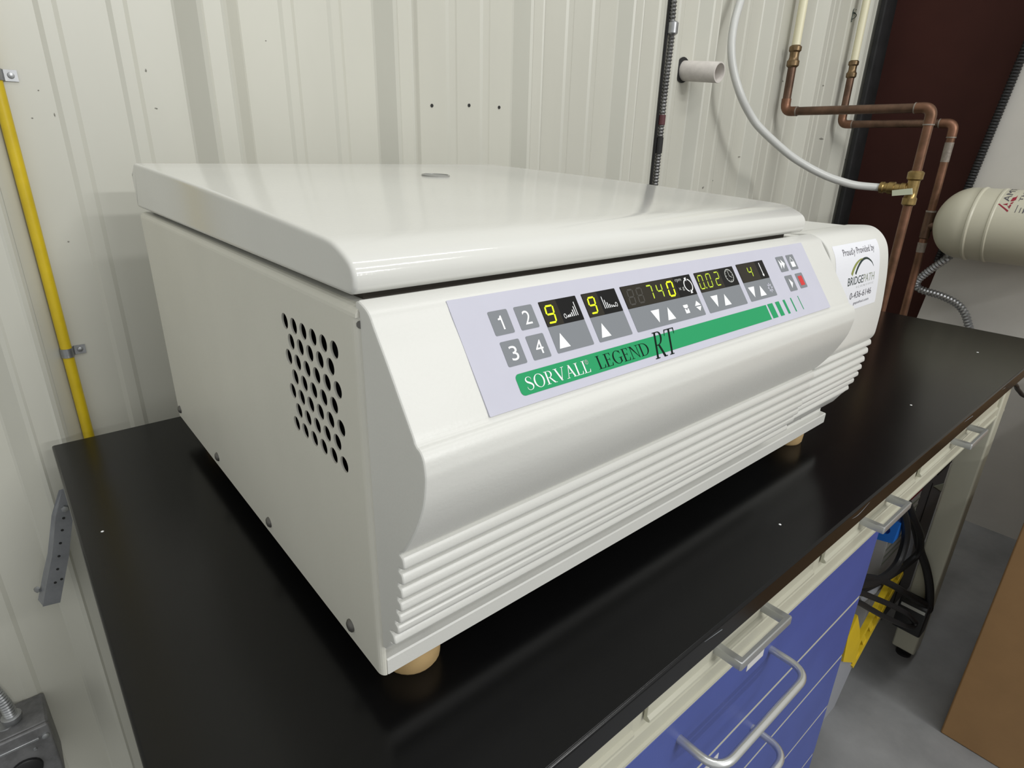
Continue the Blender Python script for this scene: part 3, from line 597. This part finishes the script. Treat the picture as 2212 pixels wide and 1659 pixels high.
s1 = SF(0.28)
text_fit('Proudly Provided by', 557.0, 5.6, 641.5, 15.4, s1, 'inkgrey', stk, 'sticker_lettering')
text_fit('BRIDGE', 568.5, 37.6, 609.5, 46.6, s1, 'inkdark', stk, 'sticker_lettering'); text_fit('PATH', 610.6, 37.6, 641.6, 46.6, s1, 'inkmid', stk, 'sticker_lettering')
text_fit('S C I E N T I F I C', 592.0, 49.0, 641.0, 51.2, s1, 'inkpale', stk, 'sticker_lettering')
text_fit('0-436-6146', 578.0, 55.2, 637.4, 62.6, s1, 'inkgrey', stk, 'sticker_lettering'); text_fit('gepathsci.com', 590.0, 66.6, 633.0, 70.6, s1, 'inkgrey', stk, 'sticker_lettering')
def arcband(pts, ws, m):
    mb = MB()
    for q in spine(pts, ws): mb.flat(q, s1)
    flatobj('sticker_arch', mb, m, stk)
arcband([(577.5, 35.0), (582.0, 29.0), (589.0, 24.0), (598.0, 20.6), (607.0, 19.4)], [5.0, 4.4, 3.4, 2.0, 0.6], 'inkolive')
arcband([(587.5, 35.0), (592.0, 29.2), (598.5, 24.2), (607.0, 20.6), (617.0, 20.0), (626.0, 22.6), (633.0, 26.4), (637.6, 31.0)], [3.6, 3.6, 3.4, 3.0, 2.4, 1.8, 1.2, 0.4], 'inkdark')

# ------------------------------------------------------------------ things on the back wall
def ring_tube(pts, r, step, amp, n=12):
    P = resample(smooth_pts(pts, 10), step / 4); rr = [r + amp * (0.5 + 0.5 * math.cos(2 * math.pi * i / 4)) - amp for i in range(len(P))]
    return MB().tube(P, rr, n)
XP, YP, RP = -0.0950, 0.6915, 0.0066
yp = thing('yellow_conduit', 'yellow painted pipe strapped upright to the ribbed wall left of the centrifuge', 'pipe', (XP, YP, ZF))
obj('pipe_run', MB().tube([(XP, YP, ZF + 0.2), (XP, YP, 2.0)], RP, 16), 'yellow', yp)
for z in (0.4350, 0.0955):
    mb = MB(); n = 9; r_ = RP + 0.0010
    pth = [(XP + r_ * math.cos(math.radians(200 - 220 * k / n)), YP - r_ * math.sin(math.radians(200 - 220 * k / n))) for k in range(n + 1)] + [(XP + 0.0092, 0.6982), (XP + 0.0220, 0.6982)]
    inn = [(x, y + 0.0009) for x, y in pth]; m_ = len(pth)
    mb.add([(x, y, z + dz) for dz in (-0.0062, 0.0062) for x, y in pth] + [(x, y, z + dz) for dz in (-0.0062, 0.0062) for x, y in inn],
           [(k, k + 1, m_ + k + 1, m_ + k) for k in range(m_ - 1)] + [(2 * m_ + k, 3 * m_ + k, 3 * m_ + k + 1, 2 * m_ + k + 1) for k in range(m_ - 1)] + [(m_ + k, m_ + k + 1, 3 * m_ + k + 1, 3 * m_ + k) for k in range(m_ - 1)])
    s_ = lab(obj('pipe_strap', mb, 'steel', yp, smooth=50), 'galvanised one hole strap')
    obj('strap_screw', MB()._lathe([(0, 0.0036), (0.0014, 0.0032), (0.002, 0.0012)], Vector((XP + 0.0155, 0.6982, z)), Vector((0, -1, 0)), 12), 'steel', s_)
# bar bracket below the left end of the bench
br = thing('wall_bracket', 'drilled grey metal bar hanging on the wall below the bench left edge', 'bracket', (-0.165, 0.65, -0.27))
def qy(x, z, y): return (x, y, z)
fl = MB(); fo = [(-0.139, -0.074), (-0.131, -0.092), (-0.137, -0.117), (-0.155, -0.1805), (-0.1695, -0.2213), (-0.1790, -0.2485), (-0.1985, -0.2452), (-0.184, -0.203), (-0.1726, -0.1722), (-0.1564, -0.1146)]
obj('bar_face', fl.prism(fo, 0.637, 0.640, 'y'), 'gsteel', br, smooth=0)
sf_ = [(-0.141, 0.640, -0.078), (-0.1564, 0.640, -0.1146), (-0.1726, 0.640, -0.1722), (-0.184, 0.640, -0.203), (-0.1985, 0.640, -0.2452)]
bk = [(x - 0.004, 0.640 + 0.001 + 0.017 * i / 4, z) for i, (x, y, z) in enumerate(sf_)]
mbk = MB(); mbk.add(sf_ + bk + [(x + 0.002, y, z) for x, y, z in sf_] + [(x + 0.002, y, z) for x, y, z in bk], [(i, i + 1, 6 + i, 5 + i) for i in range(4)] + [(10 + i, 15 + i, 16 + i, 11 + i) for i in range(4)] + [(4, 9, 19, 14)])
obj('bar_flange', mbk, 'gsteel', br, smooth=0)
for x, z in ((-0.1485, -0.1194), (-0.1537, -0.1369), (-0.1597, -0.1557), (-0.1653, -0.1749), (-0.1709, -0.1943), (-0.1777, -0.2141), (-0.1700, -0.2120)):
    obj('drilled_hole', MB()._lathe([(0, 0.0018), (0.0006, 0.0018)], Vector((x, 0.6366, z)), Vector((0, 1, 0)), 10), 'dark', br)
obj('hex_screw', MB()._lathe([(0, 0.005), (0.003, 0.0045), (0.0035, 0.002)], Vector((-0.1445, 0.637, -0.1054)), Vector((0, -1, 0)), 6), 'steel', br)
obj('hex_screw', MB()._lathe([(0, 0.005), (0.003, 0.0045), (0.0035, 0.002)], Vector((-0.1985, 0.655, -0.2265)), Vector((-0.7, -0.7, 0)), 6), 'steel', br)
# electrical box low on the wall
eb = thing('electrical_box', 'weathered grey metal outlet box low on the left wall', 'outlet box', (-0.30, 0.70, -0.55))
obj('box_body', MB().rbox((-0.345, 0.634, -0.545), (-0.2335, 0.6985, -0.4345), 0.003), 'boxsteel', eb)
cov = obj('cover_plate', MB().rbox((-0.349, 0.6275, -0.549), (-0.2330, 0.634, -0.4345), 0.003), 'boxsteel', eb)
obj('cover_rib', MB().rbox((-0.340, 0.6255, -0.4565), (-0.2475, 0.629, -0.4515), 0.0012), 'steel', cov)
obj('cover_screw', MB()._lathe([(0, 0.005), (0.0025, 0.0045), (0.0035, 0.002)], Vector((-0.2405, 0.6275, -0.4545)), Vector((0, -1, 0)), 14), 'steel', cov)
obj('cover_screw', MB()._lathe([(0, 0.0028), (0.002, 0.002)], Vector((-0.2560, 0.6275, -0.470)), Vector((0, -1, 0)), 12), 'steel', cov)
lab(obj('receptacle', MB()._lathe([(0, 0.0195), (0.004, 0.0190), (0.005, 0.0175)], Vector((-0.272, 0.6275, -0.4995)), Vector((0, -1, 0)), 24), 'blackplastic', eb), 'black round receptacle')
obj('knockout_ring', MB()._lathe([(0, 0.011), (0.0015, 0.0105)], Vector((-0.281, 0.661, -0.4345)), Vector((0, 0, 1)), 18), 'steel', eb)
obj('box_connector', MB()._lathe([(0, 0.0095), (0.006, 0.0125), (0.012, 0.0125), (0.014, 0.009)], Vector((-0.272, 0.662, -0.4345)), Vector((0, 0, 1)), 14), 'steel', eb)
tag(obj('flexible_conduit', ring_tube([(-0.272, 0.662, -0.421), (-0.274, 0.664, -0.40), (-0.284, 0.672, -0.365), (-0.305, 0.68, -0.31), (-0.33, 0.684, -0.22), (-0.345, 0.685, 0.2), (-0.345, 0.685, 0.8)], 0.0085, 0.0042, 0.0016), 'steel'), 'coiled steel conduit entering the outlet box from above', 'conduit')
# armoured cable on the wall
ac = thing('armoured_cable', 'thin armoured steel cable running up the wall behind the centrifuge', 'cable', (1.168, 0.69, ZF))
obj('cable_sheath', ring_tube([(1.1675, 0.690, -0.3), (1.1675, 0.690, 0.3), (1.1665, 0.690, 0.5), (1.170, 0.690, 0.634), (1.164, 0.690, 0.70), (1.160, 0.690, 1.2)], 0.0078, 0.0075, 0.0026), 'steelaged', ac)
lab(obj('shade_strip', MB().box((1.1560, 0.6945, -0.3), (1.1605, 0.6995, 1.2)), 'flange', ac, smooth=0), 'black strip painting in the shade alongside the cable')  # dark strip stands in for the shaded side of the cable
lab(obj('red_band', MB().tube([(1.1665, 0.69, 0.430), (1.1665, 0.69, 0.452)], 0.0080, 12), 'maroon', ac), 'dull red paint band')
lab(obj('black_band', MB().tube([(1.167, 0.69, 0.365), (1.167, 0.69, 0.402)], 0.0080, 12), 'flange', ac), 'black tape band')
obj('cable_coupling', MB()._lathe([(0, 0.0095), (0.003, 0.0125), (0.024, 0.0125), (0.027, 0.0095)], Vector((1.170, 0.69, 0.622)), Vector((0, 0, 1)), 16), 'steel', ac)
# pvc stub with its ragged hole
ps = thing('pipe_stub', 'short open white plastic pipe poking out of the wall', 'pipe', (1.247, YW, 0.556))
ax = Vector((0, -0.1, -0.010)).normalized(); b0 = Vector((1.2475, 0.715, 0.5565))
obj('stub_pipe', MB()._lathe([(0, 0.0225), (0.114, 0.0225), (0.115, 0.0220), (0.115, 0.0195), (0.114, 0.0190), (0.02, 0.0190)], b0, ax, 32), 'pvc', ps)
obj('wall_hole', MB()._lathe([(0, 0.001), (0.0005, 0.0285)], Vector((1.2405, YW - 0.0015, 0.556)), Vector((0, 1, 0)), 22), 'dark', ps)
# pen mark on the wall
pen = MB()
for pts in ([(2.1039, 0.8042), (2.1005, 0.7973), (2.1009, 0.7852), (2.1012, 0.7754), (2.1017, 0.7668)], [(2.102, 0.794), (2.110, 0.7925), (2.1244, 0.792), (2.1283, 0.7882), (2.12, 0.7815), (2.1030, 0.7752)],
            [(2.104, 0.7935), (2.112, 0.7950), (2.1183, 0.7936)], [(2.1175, 0.8035), (2.1200, 0.8037)]):
    pen.tube([(p[0], YW - 0.0030, p[1]) for p in smooth_pts([(a, b, 0) for a, b in pts], 4)], 0.0011, 6)
lab(obj('pen_mark', pen, 'inkdark', wall), 'dark handwritten mark on the wall')

# ------------------------------------------------------------------ plumbing
def couple(base, axis, s=1.0):
    return MB()._lathe([(0, .0125 * s), (.004 * s, .0165 * s), (.016 * s, .0168 * s), (.020 * s, .0135 * s), (.026 * s, .0125 * s), (.038 * s, .0128 * s), (.042 * s, .0165 * s), (.052 * s, .0165 * s), (.056 * s, .0120 * s)], Vector(base), Vector(axis), 22)
RC = 0.0113
def plumb(x, yv, zh, zc0, zc1, zend, label, tee):
    t = thing('copper_pipe', label, 'pipe', (x, 0.67, zh), 'copper water pipes')
    obj('plastic_riser', MB().tube([(x, 0.668, zc1 - 0.008), (x + 0.004, 0.668, 1.9)], 0.0115, 18), 'pex', t)
    obj('push_coupling', couple((x, 0.668, zc0 - 0.004), (0, 0, 1), (zc1 - zc0) / 0.056), 'brassdk', t)
    obj('upper_drop', MB().tube([(x, 0.668, zc0), (x, 0.668, zh + 0.03)], RC, 18), 'copperdk', t)
    obj('elbow', MB().tube(corner([(x, 0.668, zh + 0.034), (x, 0.668, zh), (x, 0.632, zh)], 0.022, 8), RC + 0.0018, 18), 'copper', t)
    obj('solder_joint', MB().tube([(x, 0.6325, zh), (x, 0.6295, zh)], RC + 0.0020, 18), 'solder', t)
    obj('cross_run', MB().tube([(x, 0.65, zh), (x, yv + 0.02, zh)], RC, 18), 'copperdk', t)
    obj('elbow', MB().tube(corner([(x, yv + 0.038, zh), (x, yv, zh), (x, yv, zh - 0.038)], 0.022, 8), RC + 0.0018, 18), 'copper', t)
    obj('solder_joint', MB().tube([(x, yv, zh - 0.0375), (x, yv, zh - 0.0405)], RC + 0.0020, 18), 'solder', t)
    obj('solder_joint', MB().tube([(x, yv + 0.0375, zh), (x, yv + 0.0405, zh)], RC + 0.0020, 18), 'solder', t)
    obj('lower_drop', MB().tube([(x, yv, zh - 0.02), (x, yv, zend)], RC, 18), 'copper', t)
    return t
p1 = plumb(1.7165, 0.286, 0.487, 0.606, 0.662, ZF, 'copper water pipe with brass tee, its elbow nearer the camera', True)
p2 = plumb(2.113, 0.341, 0.468, 0.610, 0.662, ZF, 'copper water pipe farther back, feeding the beige tank', True)
# brass tee and stop valve on the nearer pipe
obj('brass_tee', MB()._lathe([(0, .0135), (.003, .0165), (.018, .0168), (.022, .0140), (.034, .0140), (.062, .0140), (.066, .0185), (.082, .0190), (.086, .0140)], Vector((1.7165, 0.286, 0.253)), Vector((0, 0, 1)), 18), 'brass', p1)
vb = obj('stop_valve', MB()._lathe([(0, .012), (.012, .012), (.014, .0150), (.026, .0150), (.028, .0125), (.040, .0125), (.042, .0160), (.056, .0160), (.058, .0130), (.066, .0130), (.068, .0150), (.076, .0150), (.078, .0095)], Vector((1.7165, 0.286, 0.2935)), Vector((0, 1, 0)), 18), 'brass', p1)
lab(obj('valve_tag', MB().prism([(0.276, 0.282), (0.322, 0.275), (0.325, 0.289), (0.280, 0.297)], 1.694, 1.698, 'x'), 'tag', p1, smooth=0), 'pale green paper tag on the valve')
obj('solder_smear', MB().tube([(2.113, 0.341, 0.415), (2.113, 0.341, 0.36)], [RC + 0.0008, RC + 0.0003], 18), 'solder', p2)
obj('tank_tee', MB().tube([(2.113, 0.341, 0.215), (2.113, 0.341, 0.212), (2.113, 0.341, 0.135), (2.113, 0.341, 0.132)], [RC, RC + 0.003, RC + 0.003, RC], 18).tube([(2.113, 0.341, 0.172), (2.113, 0.312, 0.172)], RC + 0.002, 18), 'copperdk', p2)
obj('solder_joint', MB().tube([(2.113, 0.341, 0.218), (2.113, 0.341, 0.213)], RC + 0.003, 18), 'solder', p2)
obj('solder_joint', MB().tube([(2.113, 0.341, 0.120), (2.113, 0.341, 0.09)], [RC + 0.0018, RC + 0.0006], 18), 'solder', p2)
# white tubing
tb = thing('plastic_tubing', 'curved translucent white tube sagging to the brass valve', 'tube', (1.41, 0.665, 0.76))
tp = [(1.56, 0.672, 1.25), (1.47, 0.668, 0.92), (1.4101, 0.665, 0.762), (1.3923, 0.662, 0.7201), (1.3699, 0.657, 0.6673), (1.3607, 0.65, 0.6156), (1.3675, 0.64, 0.5645), (1.3855, 0.62, 0.5074), (1.4206, 0.605, 0.4628), (1.4517, 0.585, 0.4287), (1.5202, 0.54, 0.3743), (1.5664, 0.506, 0.3443), (1.6071, 0.47, 0.3211), (1.644, 0.44, 0.3068), (1.6792, 0.41, 0.2972), (1.7165, 0.366, 0.2935)]
obj('tube_wall', MB().tube(smooth_pts(tp, 8), 0.0098, 16), 'tube', tb)
# expansion tank
tk = thing('expansion_tank', 'beige pressure tank lying sideways beside the copper pipes', 'tank', (2.113, 0.10, 0.19))
TR = 0.103
pr = [(0, 0.012)] + [(0.085 * (1 - math.cos(math.radians(a))), TR * math.sin(math.radians(a))) for a in range(12, 91, 6)]
pr += [(0.100, TR), (0.101, TR + .0005), (0.104, TR + .0032), (0.108, TR + .0032), (0.112, TR), (0.150, TR), (0.153, TR + .0022), (0.157, TR + .0022), (0.160, TR), (0.40, TR)] + [(0.40 + 0.085 * math.sin(math.radians(a)), TR * math.cos(math.radians(a))) for a in range(10, 90, 10)]
obj('tank_shell', MB()._lathe(pr, Vector((2.113, 0.322, 0.190)), Vector((0, -1, 0)), 48), 'tank', tk)
lab(obj('tank_nipple', MB()._lathe([(0, .012), (.012, .012), (.013, .0155), (.026, .0155)], Vector((2.113, 0.314 + 0.018, 0.172)), Vector((0, -1, 0)), 6), 'pex', tk), 'pale threaded nipple')
def TA(u, a):   # u along the axis from the dome in mm, a around the shell in degrees
    a = math.radians(a); return Vector((2.113 + (TR + 0.0006) * math.cos(a), 0.322 - u / 1000, 0.190 + (TR + 0.0006) * math.sin(a)))
def tank_text(txt, u0, u1, a0, a1, m):   # lettering runs around the shell, its tops towards the dome
    text_fit(txt, 0, u0, 1, u1, lambda p, q: TA(q, a0 + (a1 - a0) * p), m, tk, 'tank_lettering')
tank_text('AMTROL', 166, 181, 135, 52, 'inkgrey'); tank_text('THERM', 201, 209, 133, 80, 'inkgrey')
mb = MB()
for q in ([(159.9, 141.2), (162.9, 140.0), (189.9, 150.9), (188.6, 153.3)], [(170.7, 141.0), (181.0, 138.2), (181.6, 142.2)], [(181.6, 142.2), (185.7, 144.0), (189.6, 147.9)], [(185.7, 144.0), (187.2, 139.8), (190.6, 141.3), (189.6, 147.9)],
          [(183.8, 134.4), (185.1, 126.4), (191.5, 124.3), (194.3, 130.9), (189.7, 134.0)], [(191.5, 124.3), (192.7, 119.5), (194.3, 130.9)], [(185.4, 137.8), (192.6, 134.7), (190.6, 139.7)]): mb.flat(q, TA)
flatobj('tank_emblem', mb, 'reddk', tk)
mb = MB()
for u, w, a0, a1 in ((204.3, 1.6, 140.5, 153.3), (213.8, 1.6, 144.8, 153.1), (221.0, 3.0, 145.6, 153.4)): mb.flat([(u, a0), (u + w, a0), (u + w, a1), (u, a1)], TA)
flatobj('tank_print', mb, 'inkgrey', tk)
# flexible conduit from the tank
tag(obj('flexible_conduit', ring_tube([(2.16, 0.252, 0.115), (2.14, 0.269, 0.0813), (2.15, 0.3060, 0.0388), (2.16, 0.3360, 0.0000), (2.165, 0.3410, -0.0206), (2.17, 0.3250, -0.0358), (2.175, 0.2704, -0.0449), (2.18, 0.2222, -0.062), (2.18, 0.1932, -0.0863), (2.18, 0.1726, -0.1228), (2.18, 0.1593, -0.155), (2.18, 0.15, -0.25), (2.18, 0.15, -0.45)], 0.0128, 0.0098, 0.0030, 14), 'steel'), 'shiny steel flexible conduit looping out below the beige tank', 'conduit')
tag(obj('corrugated_conduit', ring_tube([(XD - 0.012, yedge(z) + 0.004, z) for z in (2.0, 1.2, 0.8, 0.66, 0.52, 0.40, 0.31, 0.2, 0.05)], 0.0125, 0.0085, 0.0030, 12), 'blackplastic'), 'black corrugated conduit climbing the sloping drywall edge', 'conduit')
# ------------------------------------------------------------------ under and beside the bench
bx = thing('cardboard_box', 'tall brown cardboard box standing on the floor beside the bench', 'box', (1.7, -0.5, ZF))
obj('carton_side', MB().box((1.208, -0.80, ZF), (2.18, -0.195, -0.160)), 'card', bx, bevel=0.003)  # unseen far side stretched towards the wall to darken the floor behind
obj('box_flap', MB().box((1.209, -0.799, -0.1598), (2.179, -0.499, -0.155)), 'card', bx, smooth=0); obj('box_flap', MB().box((1.209, -0.496, -0.1598), (2.179, -0.196, -0.155)), 'card', bx, smooth=0)
obj('packing_tape', MB().box((1.206, -0.525, -0.1548), (2.182, -0.470, -0.1542)), 'tape', bx, smooth=0)
tag(obj('drooping_cable', MB().tube(smooth_pts([(1.335, 0.08, -0.03), (1.37, -0.055, -0.045), (1.3821, -0.09, -0.0528), (1.4668, -0.09, -0.0878), (1.5716, -0.10, -0.1282), (1.66, -0.17, -0.142), (1.74, -0.27, -0.150), (1.80, -0.42, -0.1500), (1.86, -0.60, -0.1500)], 8), 0.0045, 10), 'blackplastic'), 'black cable drooping from under the bench right end', 'cable')
# blue plastic hook plate
bl = MB(); px = [(0.0, -0.320), (0.004, -0.352), (-0.012, -0.357), (-0.009, -0.4095), (0.05, -0.421), (0.05, -0.32)]
hc, hr = (0.012, -0.384), 0.0105
ol = [Vector(p) for p in px]
def edge_pt(a):
    d = Vector((math.cos(a), math.sin(a))); best = None
    for i in range(len(ol)):
        p, q = ol[i] - Vector(hc), ol[(i + 1) % len(ol)] - Vector(hc); e = q - p; den = d.x * e.y - d.y * e.x
        if abs(den) < 1e-9: continue
        t = (p.x * e.y - p.y * e.x) / den; s_ = (p.x * d.y - p.y * d.x) / den
        if t > 0 and -1e-6 <= s_ <= 1 + 1e-6 and (best is None or t < best): best = t
    return (hc[0] + d.x * best, hc[1] + d.y * best)
angs = sorted(set([2 * math.pi * k / 28 for k in range(28)] + [math.atan2(p.y - hc[1], p.x - hc[0]) % (2 * math.pi) for p in ol])); n = len(angs)
O = [edge_pt(a) for a in angs]; I = [(hc[0] + hr * math.cos(a), hc[1] + hr * math.sin(a)) for a in angs]
bl.add([(1.205, *p) for p in O] + [(1.205, *p) for p in I] + [(1.24, *p) for p in O] + [(1.24, *p) for p in I],
       [(k, (k + 1) % n, n + (k + 1) % n, n + k) for k in range(n)] + [(2 * n + k, 3 * n + k, 3 * n + (k + 1) % n, 2 * n + (k + 1) % n) for k in range(n)]
       + [(k, 2 * n + k, 2 * n + (k + 1) % n, (k + 1) % n) for k in range(n)] + [(n + k, n + (k + 1) % n, 3 * n + (k + 1) % n, 3 * n + k) for k in range(n)])
tag(obj('hook_plate', bl, 'blueplastic', smooth=0), 'bright blue plastic plate with a round hole under the bench', 'plate')
# black cords
def cord(pts, r, label, m='blackplastic'): tag(obj('electrical_cable' if m == 'blackplastic' else 'vacuum_hose', MB().tube(smooth_pts(pts, 8), r, 10), m), label, 'cable' if m == 'blackplastic' else 'hose', 'looped black cables under the bench' if m == 'blackplastic' else None)
cord([(1.13, 0.02, -0.13), (1.16, -0.001, -0.263), (1.18, -0.009, -0.301), (1.22, -0.018, -0.358), (1.24, -0.023, -0.412), (1.22, -0.026, -0.456), (1.15, -0.027, -0.455), (1.06, -0.023, -0.429), (0.93, -0.02, -0.37)], 0.0085, 'thick black cord curving close behind the blue plate')
cord([(1.12, 0.03, -0.13), (1.15, -0.009, -0.25), (1.2, -0.014, -0.3), (1.25, -0.024, -0.356), (1.3, -0.034, -0.414), (1.335, -0.036, -0.473), (1.32, -0.028, -0.5), (1.25, -0.02, -0.502), (1.15, -0.017, -0.478), (1.05, -0.012, -0.449), (0.95, 0.0, -0.41)], 0.0075, 'black cord making the widest loop beside the bench leg')
cord([(1.31, 0.0, -0.37), (1.33, -0.021, -0.429), (1.34, -0.037, -0.475), (1.35, -0.055, -0.515), (1.352, -0.072, -0.558), (1.352, -0.082, -0.599), (1.35, -0.084, -0.621), (1.345, -0.070, -0.636)], 0.0092, 'thick black cord dropping straight down across the bench leg')
cord([(0.90, 0.01, -0.35), (1.0, -0.011, -0.391), (1.1, -0.024, -0.44), (1.2, -0.035, -0.503), (1.29, -0.058, -0.568), (1.335, -0.079, -0.600)], 0.0075, 'black cord slanting down to the black adapter')
cord([(0.90, -0.02, -0.37), (0.98, -0.027, -0.408), (1.06, -0.034, -0.459), (1.14, -0.048, -0.511), (1.22, -0.066, -0.566), (1.275, -0.077, -0.614), (1.283, -0.080, -0.624), (1.27, -0.078, -0.628), (1.21, -0.066, -0.592), (1.12, -0.051, -0.531), (1.05, -0.038, -0.48), (0.98, -0.028, -0.43), (0.90, -0.02, -0.39)], 0.006, 'thin black cord in a narrow flat loop above the yellow rail')
cord([(1.37, 0.004, -0.42), (1.375, 0.000, -0.464), (1.37, -0.006, -0.500), (1.34, -0.008, -0.525), (1.29, -0.004, -0.54), (1.22, 0.004, -0.545), (1.14, 0.01, -0.54)], 0.011, 'fat grey hose behind the looped black cords', 'greyplastic')
ad = thing('power_adapter', 'black power adapter hanging against the bench leg', 'adapter', (1.34, -0.055, -0.70))
obj('adapter_body', MB().rbox((1.325, -0.090, -0.690), (1.3685, -0.030, -0.605), 0.004), 'blackplastic', ad)
lab(obj('adapter_label', MB().box((1.3238, -0.086, -0.622), (1.3252, -0.036, -0.614)), 'inkpale', ad, smooth=0), 'pale strip')
tb2 = thing('tool_bag', 'black bag slumped under the bench behind the cords', 'bag', (1.02, 0.24, ZF))
mb = MB(); rng = [(0.0, .9), (.1, 1.0), (.3, 1.02), (.42, .92), (.48, .7), (.5, .3)]
vs_ = []; fs = []; n = 20
for h, k in rng:
    for i in range(n):
        a = 2 * math.pi * i / n; w = 1 + 0.06 * math.sin(3 * a + h * 9); c_, s_ = math.cos(a), math.sin(a)
        vs_.append((1.02 + 0.20 * k * w * math.copysign(abs(c_) ** .7, c_), 0.24 + 0.14 * k * w * math.copysign(abs(s_) ** .7, s_), ZF + h))
for r_ in range(len(rng) - 1):
    for i in range(n): fs.append((r_ * n + i, r_ * n + (i + 1) % n, (r_ + 1) * n + (i + 1) % n, (r_ + 1) * n + i))
fs.append(tuple(range(n - 1, -1, -1))); fs.append(tuple((len(rng) - 1) * n + i for i in range(n)))
obj('bag_body', mb.add(vs_, fs), 'blackplastic', tb2, smooth=60)
obj('bag_handle', MB().tube(corner([(0.90, 0.24, ZF + .46), (0.90, 0.24, ZF + .58), (1.14, 0.24, ZF + .58), (1.14, 0.24, ZF + .46)], 0.05), 0.009, 10), 'blackplastic', tb2)
# yellow slotted rail with grey foot
yr = thing('yellow_stand', 'yellow slotted rail stand with grey foot beside the blue cabinet', 'stand', (1.08, 0.0, ZF))
a0 = Vector((1.1135, -0.6765)); a1 = Vector((1.3056, -0.5167)); dd = (a1 - a0).normalized(); nn = Vector((-dd.y, dd.x)); wd_ = 0.040
L_ = (a1 - a0).length; slots = [(0.03, 0.05), (0.065, 0.085), (0.10, 0.12), (0.15, 0.18), (0.20, 0.225)]
cuts = [0.0] + [q for s_ in slots for q in s_] + [L_]
mb = MB()
def rq(s0, s1, w0, w1, y0, y1):
    c4 = [a0 + dd * s0 + nn * w0, a0 + dd * s1 + nn * w0, a0 + dd * s1 + nn * w1, a0 + dd * s0 + nn * w1]
    mb.prism([(p.x, p.y) for p in c4], y0, y1, 'y')
rq(-0.004, L_, -wd_, -wd_ * 0.55, -0.022, -0.012); rq(-0.004, L_, wd_ * 0.55, wd_, -0.022, -0.012)
for i in range(0, len(cuts), 2): rq(cuts[i], cuts[i + 1], -wd_ * 0.55, wd_ * 0.55, -0.0205, -0.013)
obj('slotted_rail', mb, 'yplastic', yr, smooth=0)
obj('gusset_plate', MB().prism([(1.0285, -0.618), (1.010, -0.540), (1.0351, -0.498), (1.080, -0.5585), (1.120, -0.628), (1.118, -0.650), (1.1300, -0.688)], -0.024, -0.006, 'y'), 'yplastic', yr, smooth=0)
lab(obj('foot_boot', MB().prism([(1.00, -0.600), (1.0285, -0.618), (1.148, -0.701), (1.092, -0.800), (1.02, -0.800), (0.98, -0.72)], -0.018, 0.05, 'y'), 'greyplastic', yr, smooth=0), 'grey plastic foot')
tag(obj('yellow_strap', MB().tube(smooth_pts([(1.24, 0.0, -0.335), (1.262, 0.0, -0.350), (1.285, 0.0, -0.376), (1.293, 0.0, -0.40)], 5), 0.0085, 10), 'yplastic'), 'small yellow strap among the looped cords', 'strap')
# slate case and striped carton farther under the bench
cs = thing('metal_case', 'slate grey metal case standing on the floor beyond the leg', 'case', (1.62, 0.2, ZF))
obj('case_shell', MB().rbox((1.470, 0.020, ZF), (1.690, 0.25, -0.16), 0.003), 'casegrey', cs)
obj('door_seam', MB().prism([(1.5525, -0.40), (1.5545, -0.40), (1.5475, -0.78), (1.5455, -0.78)], 0.0185, 0.0205, 'y'), 'dark', cs, smooth=0)
obj('vent_slot', MB().box((1.575, 0.0180, -0.385), (1.686, 0.0205, -0.36)), 'dark', cs, smooth=0)
lab(obj('pale_decal', MB().prism([(1.573, -0.417), (1.686, -0.450), (1.686, -0.476)], 0.0185, 0.0203, 'y'), 'inkmid', cs, smooth=0), 'pale triangular decal')
ct = thing('striped_carton', 'pale carton with dark red stripes beside the slate case', 'carton', (1.70, 0.12, ZF))
obj('carton_body', MB().rbox((1.30, 0.020, ZF), (1.468, 0.30, -0.17), 0.002), 'paper', ct)
for z0, z1 in ((-0.366, -0.354), (-0.387, -0.375)):
    lab(obj('red_stripe', MB().box((1.301, 0.0192, z0), (1.467, 0.0202, z1)), 'reddk', ct, smooth=0), 'dark red printed stripe')
for k in range(7):
    z0 = -0.412 - 0.020 * k
    obj('grey_stripe', MB().box((1.301, 0.0192, z0), (1.467, 0.0202, z0 + 0.006)), 'inkmid', ct, smooth=0)
tag(obj('paint_fleck', MB()._lathe([(0, 0.006), (0.0012, 0.004)], Vector((0.763, -0.137, ZF)), Vector((0, 0, 1)), 9), 'pink'), 'tiny pink fleck on the concrete floor', 'fleck')
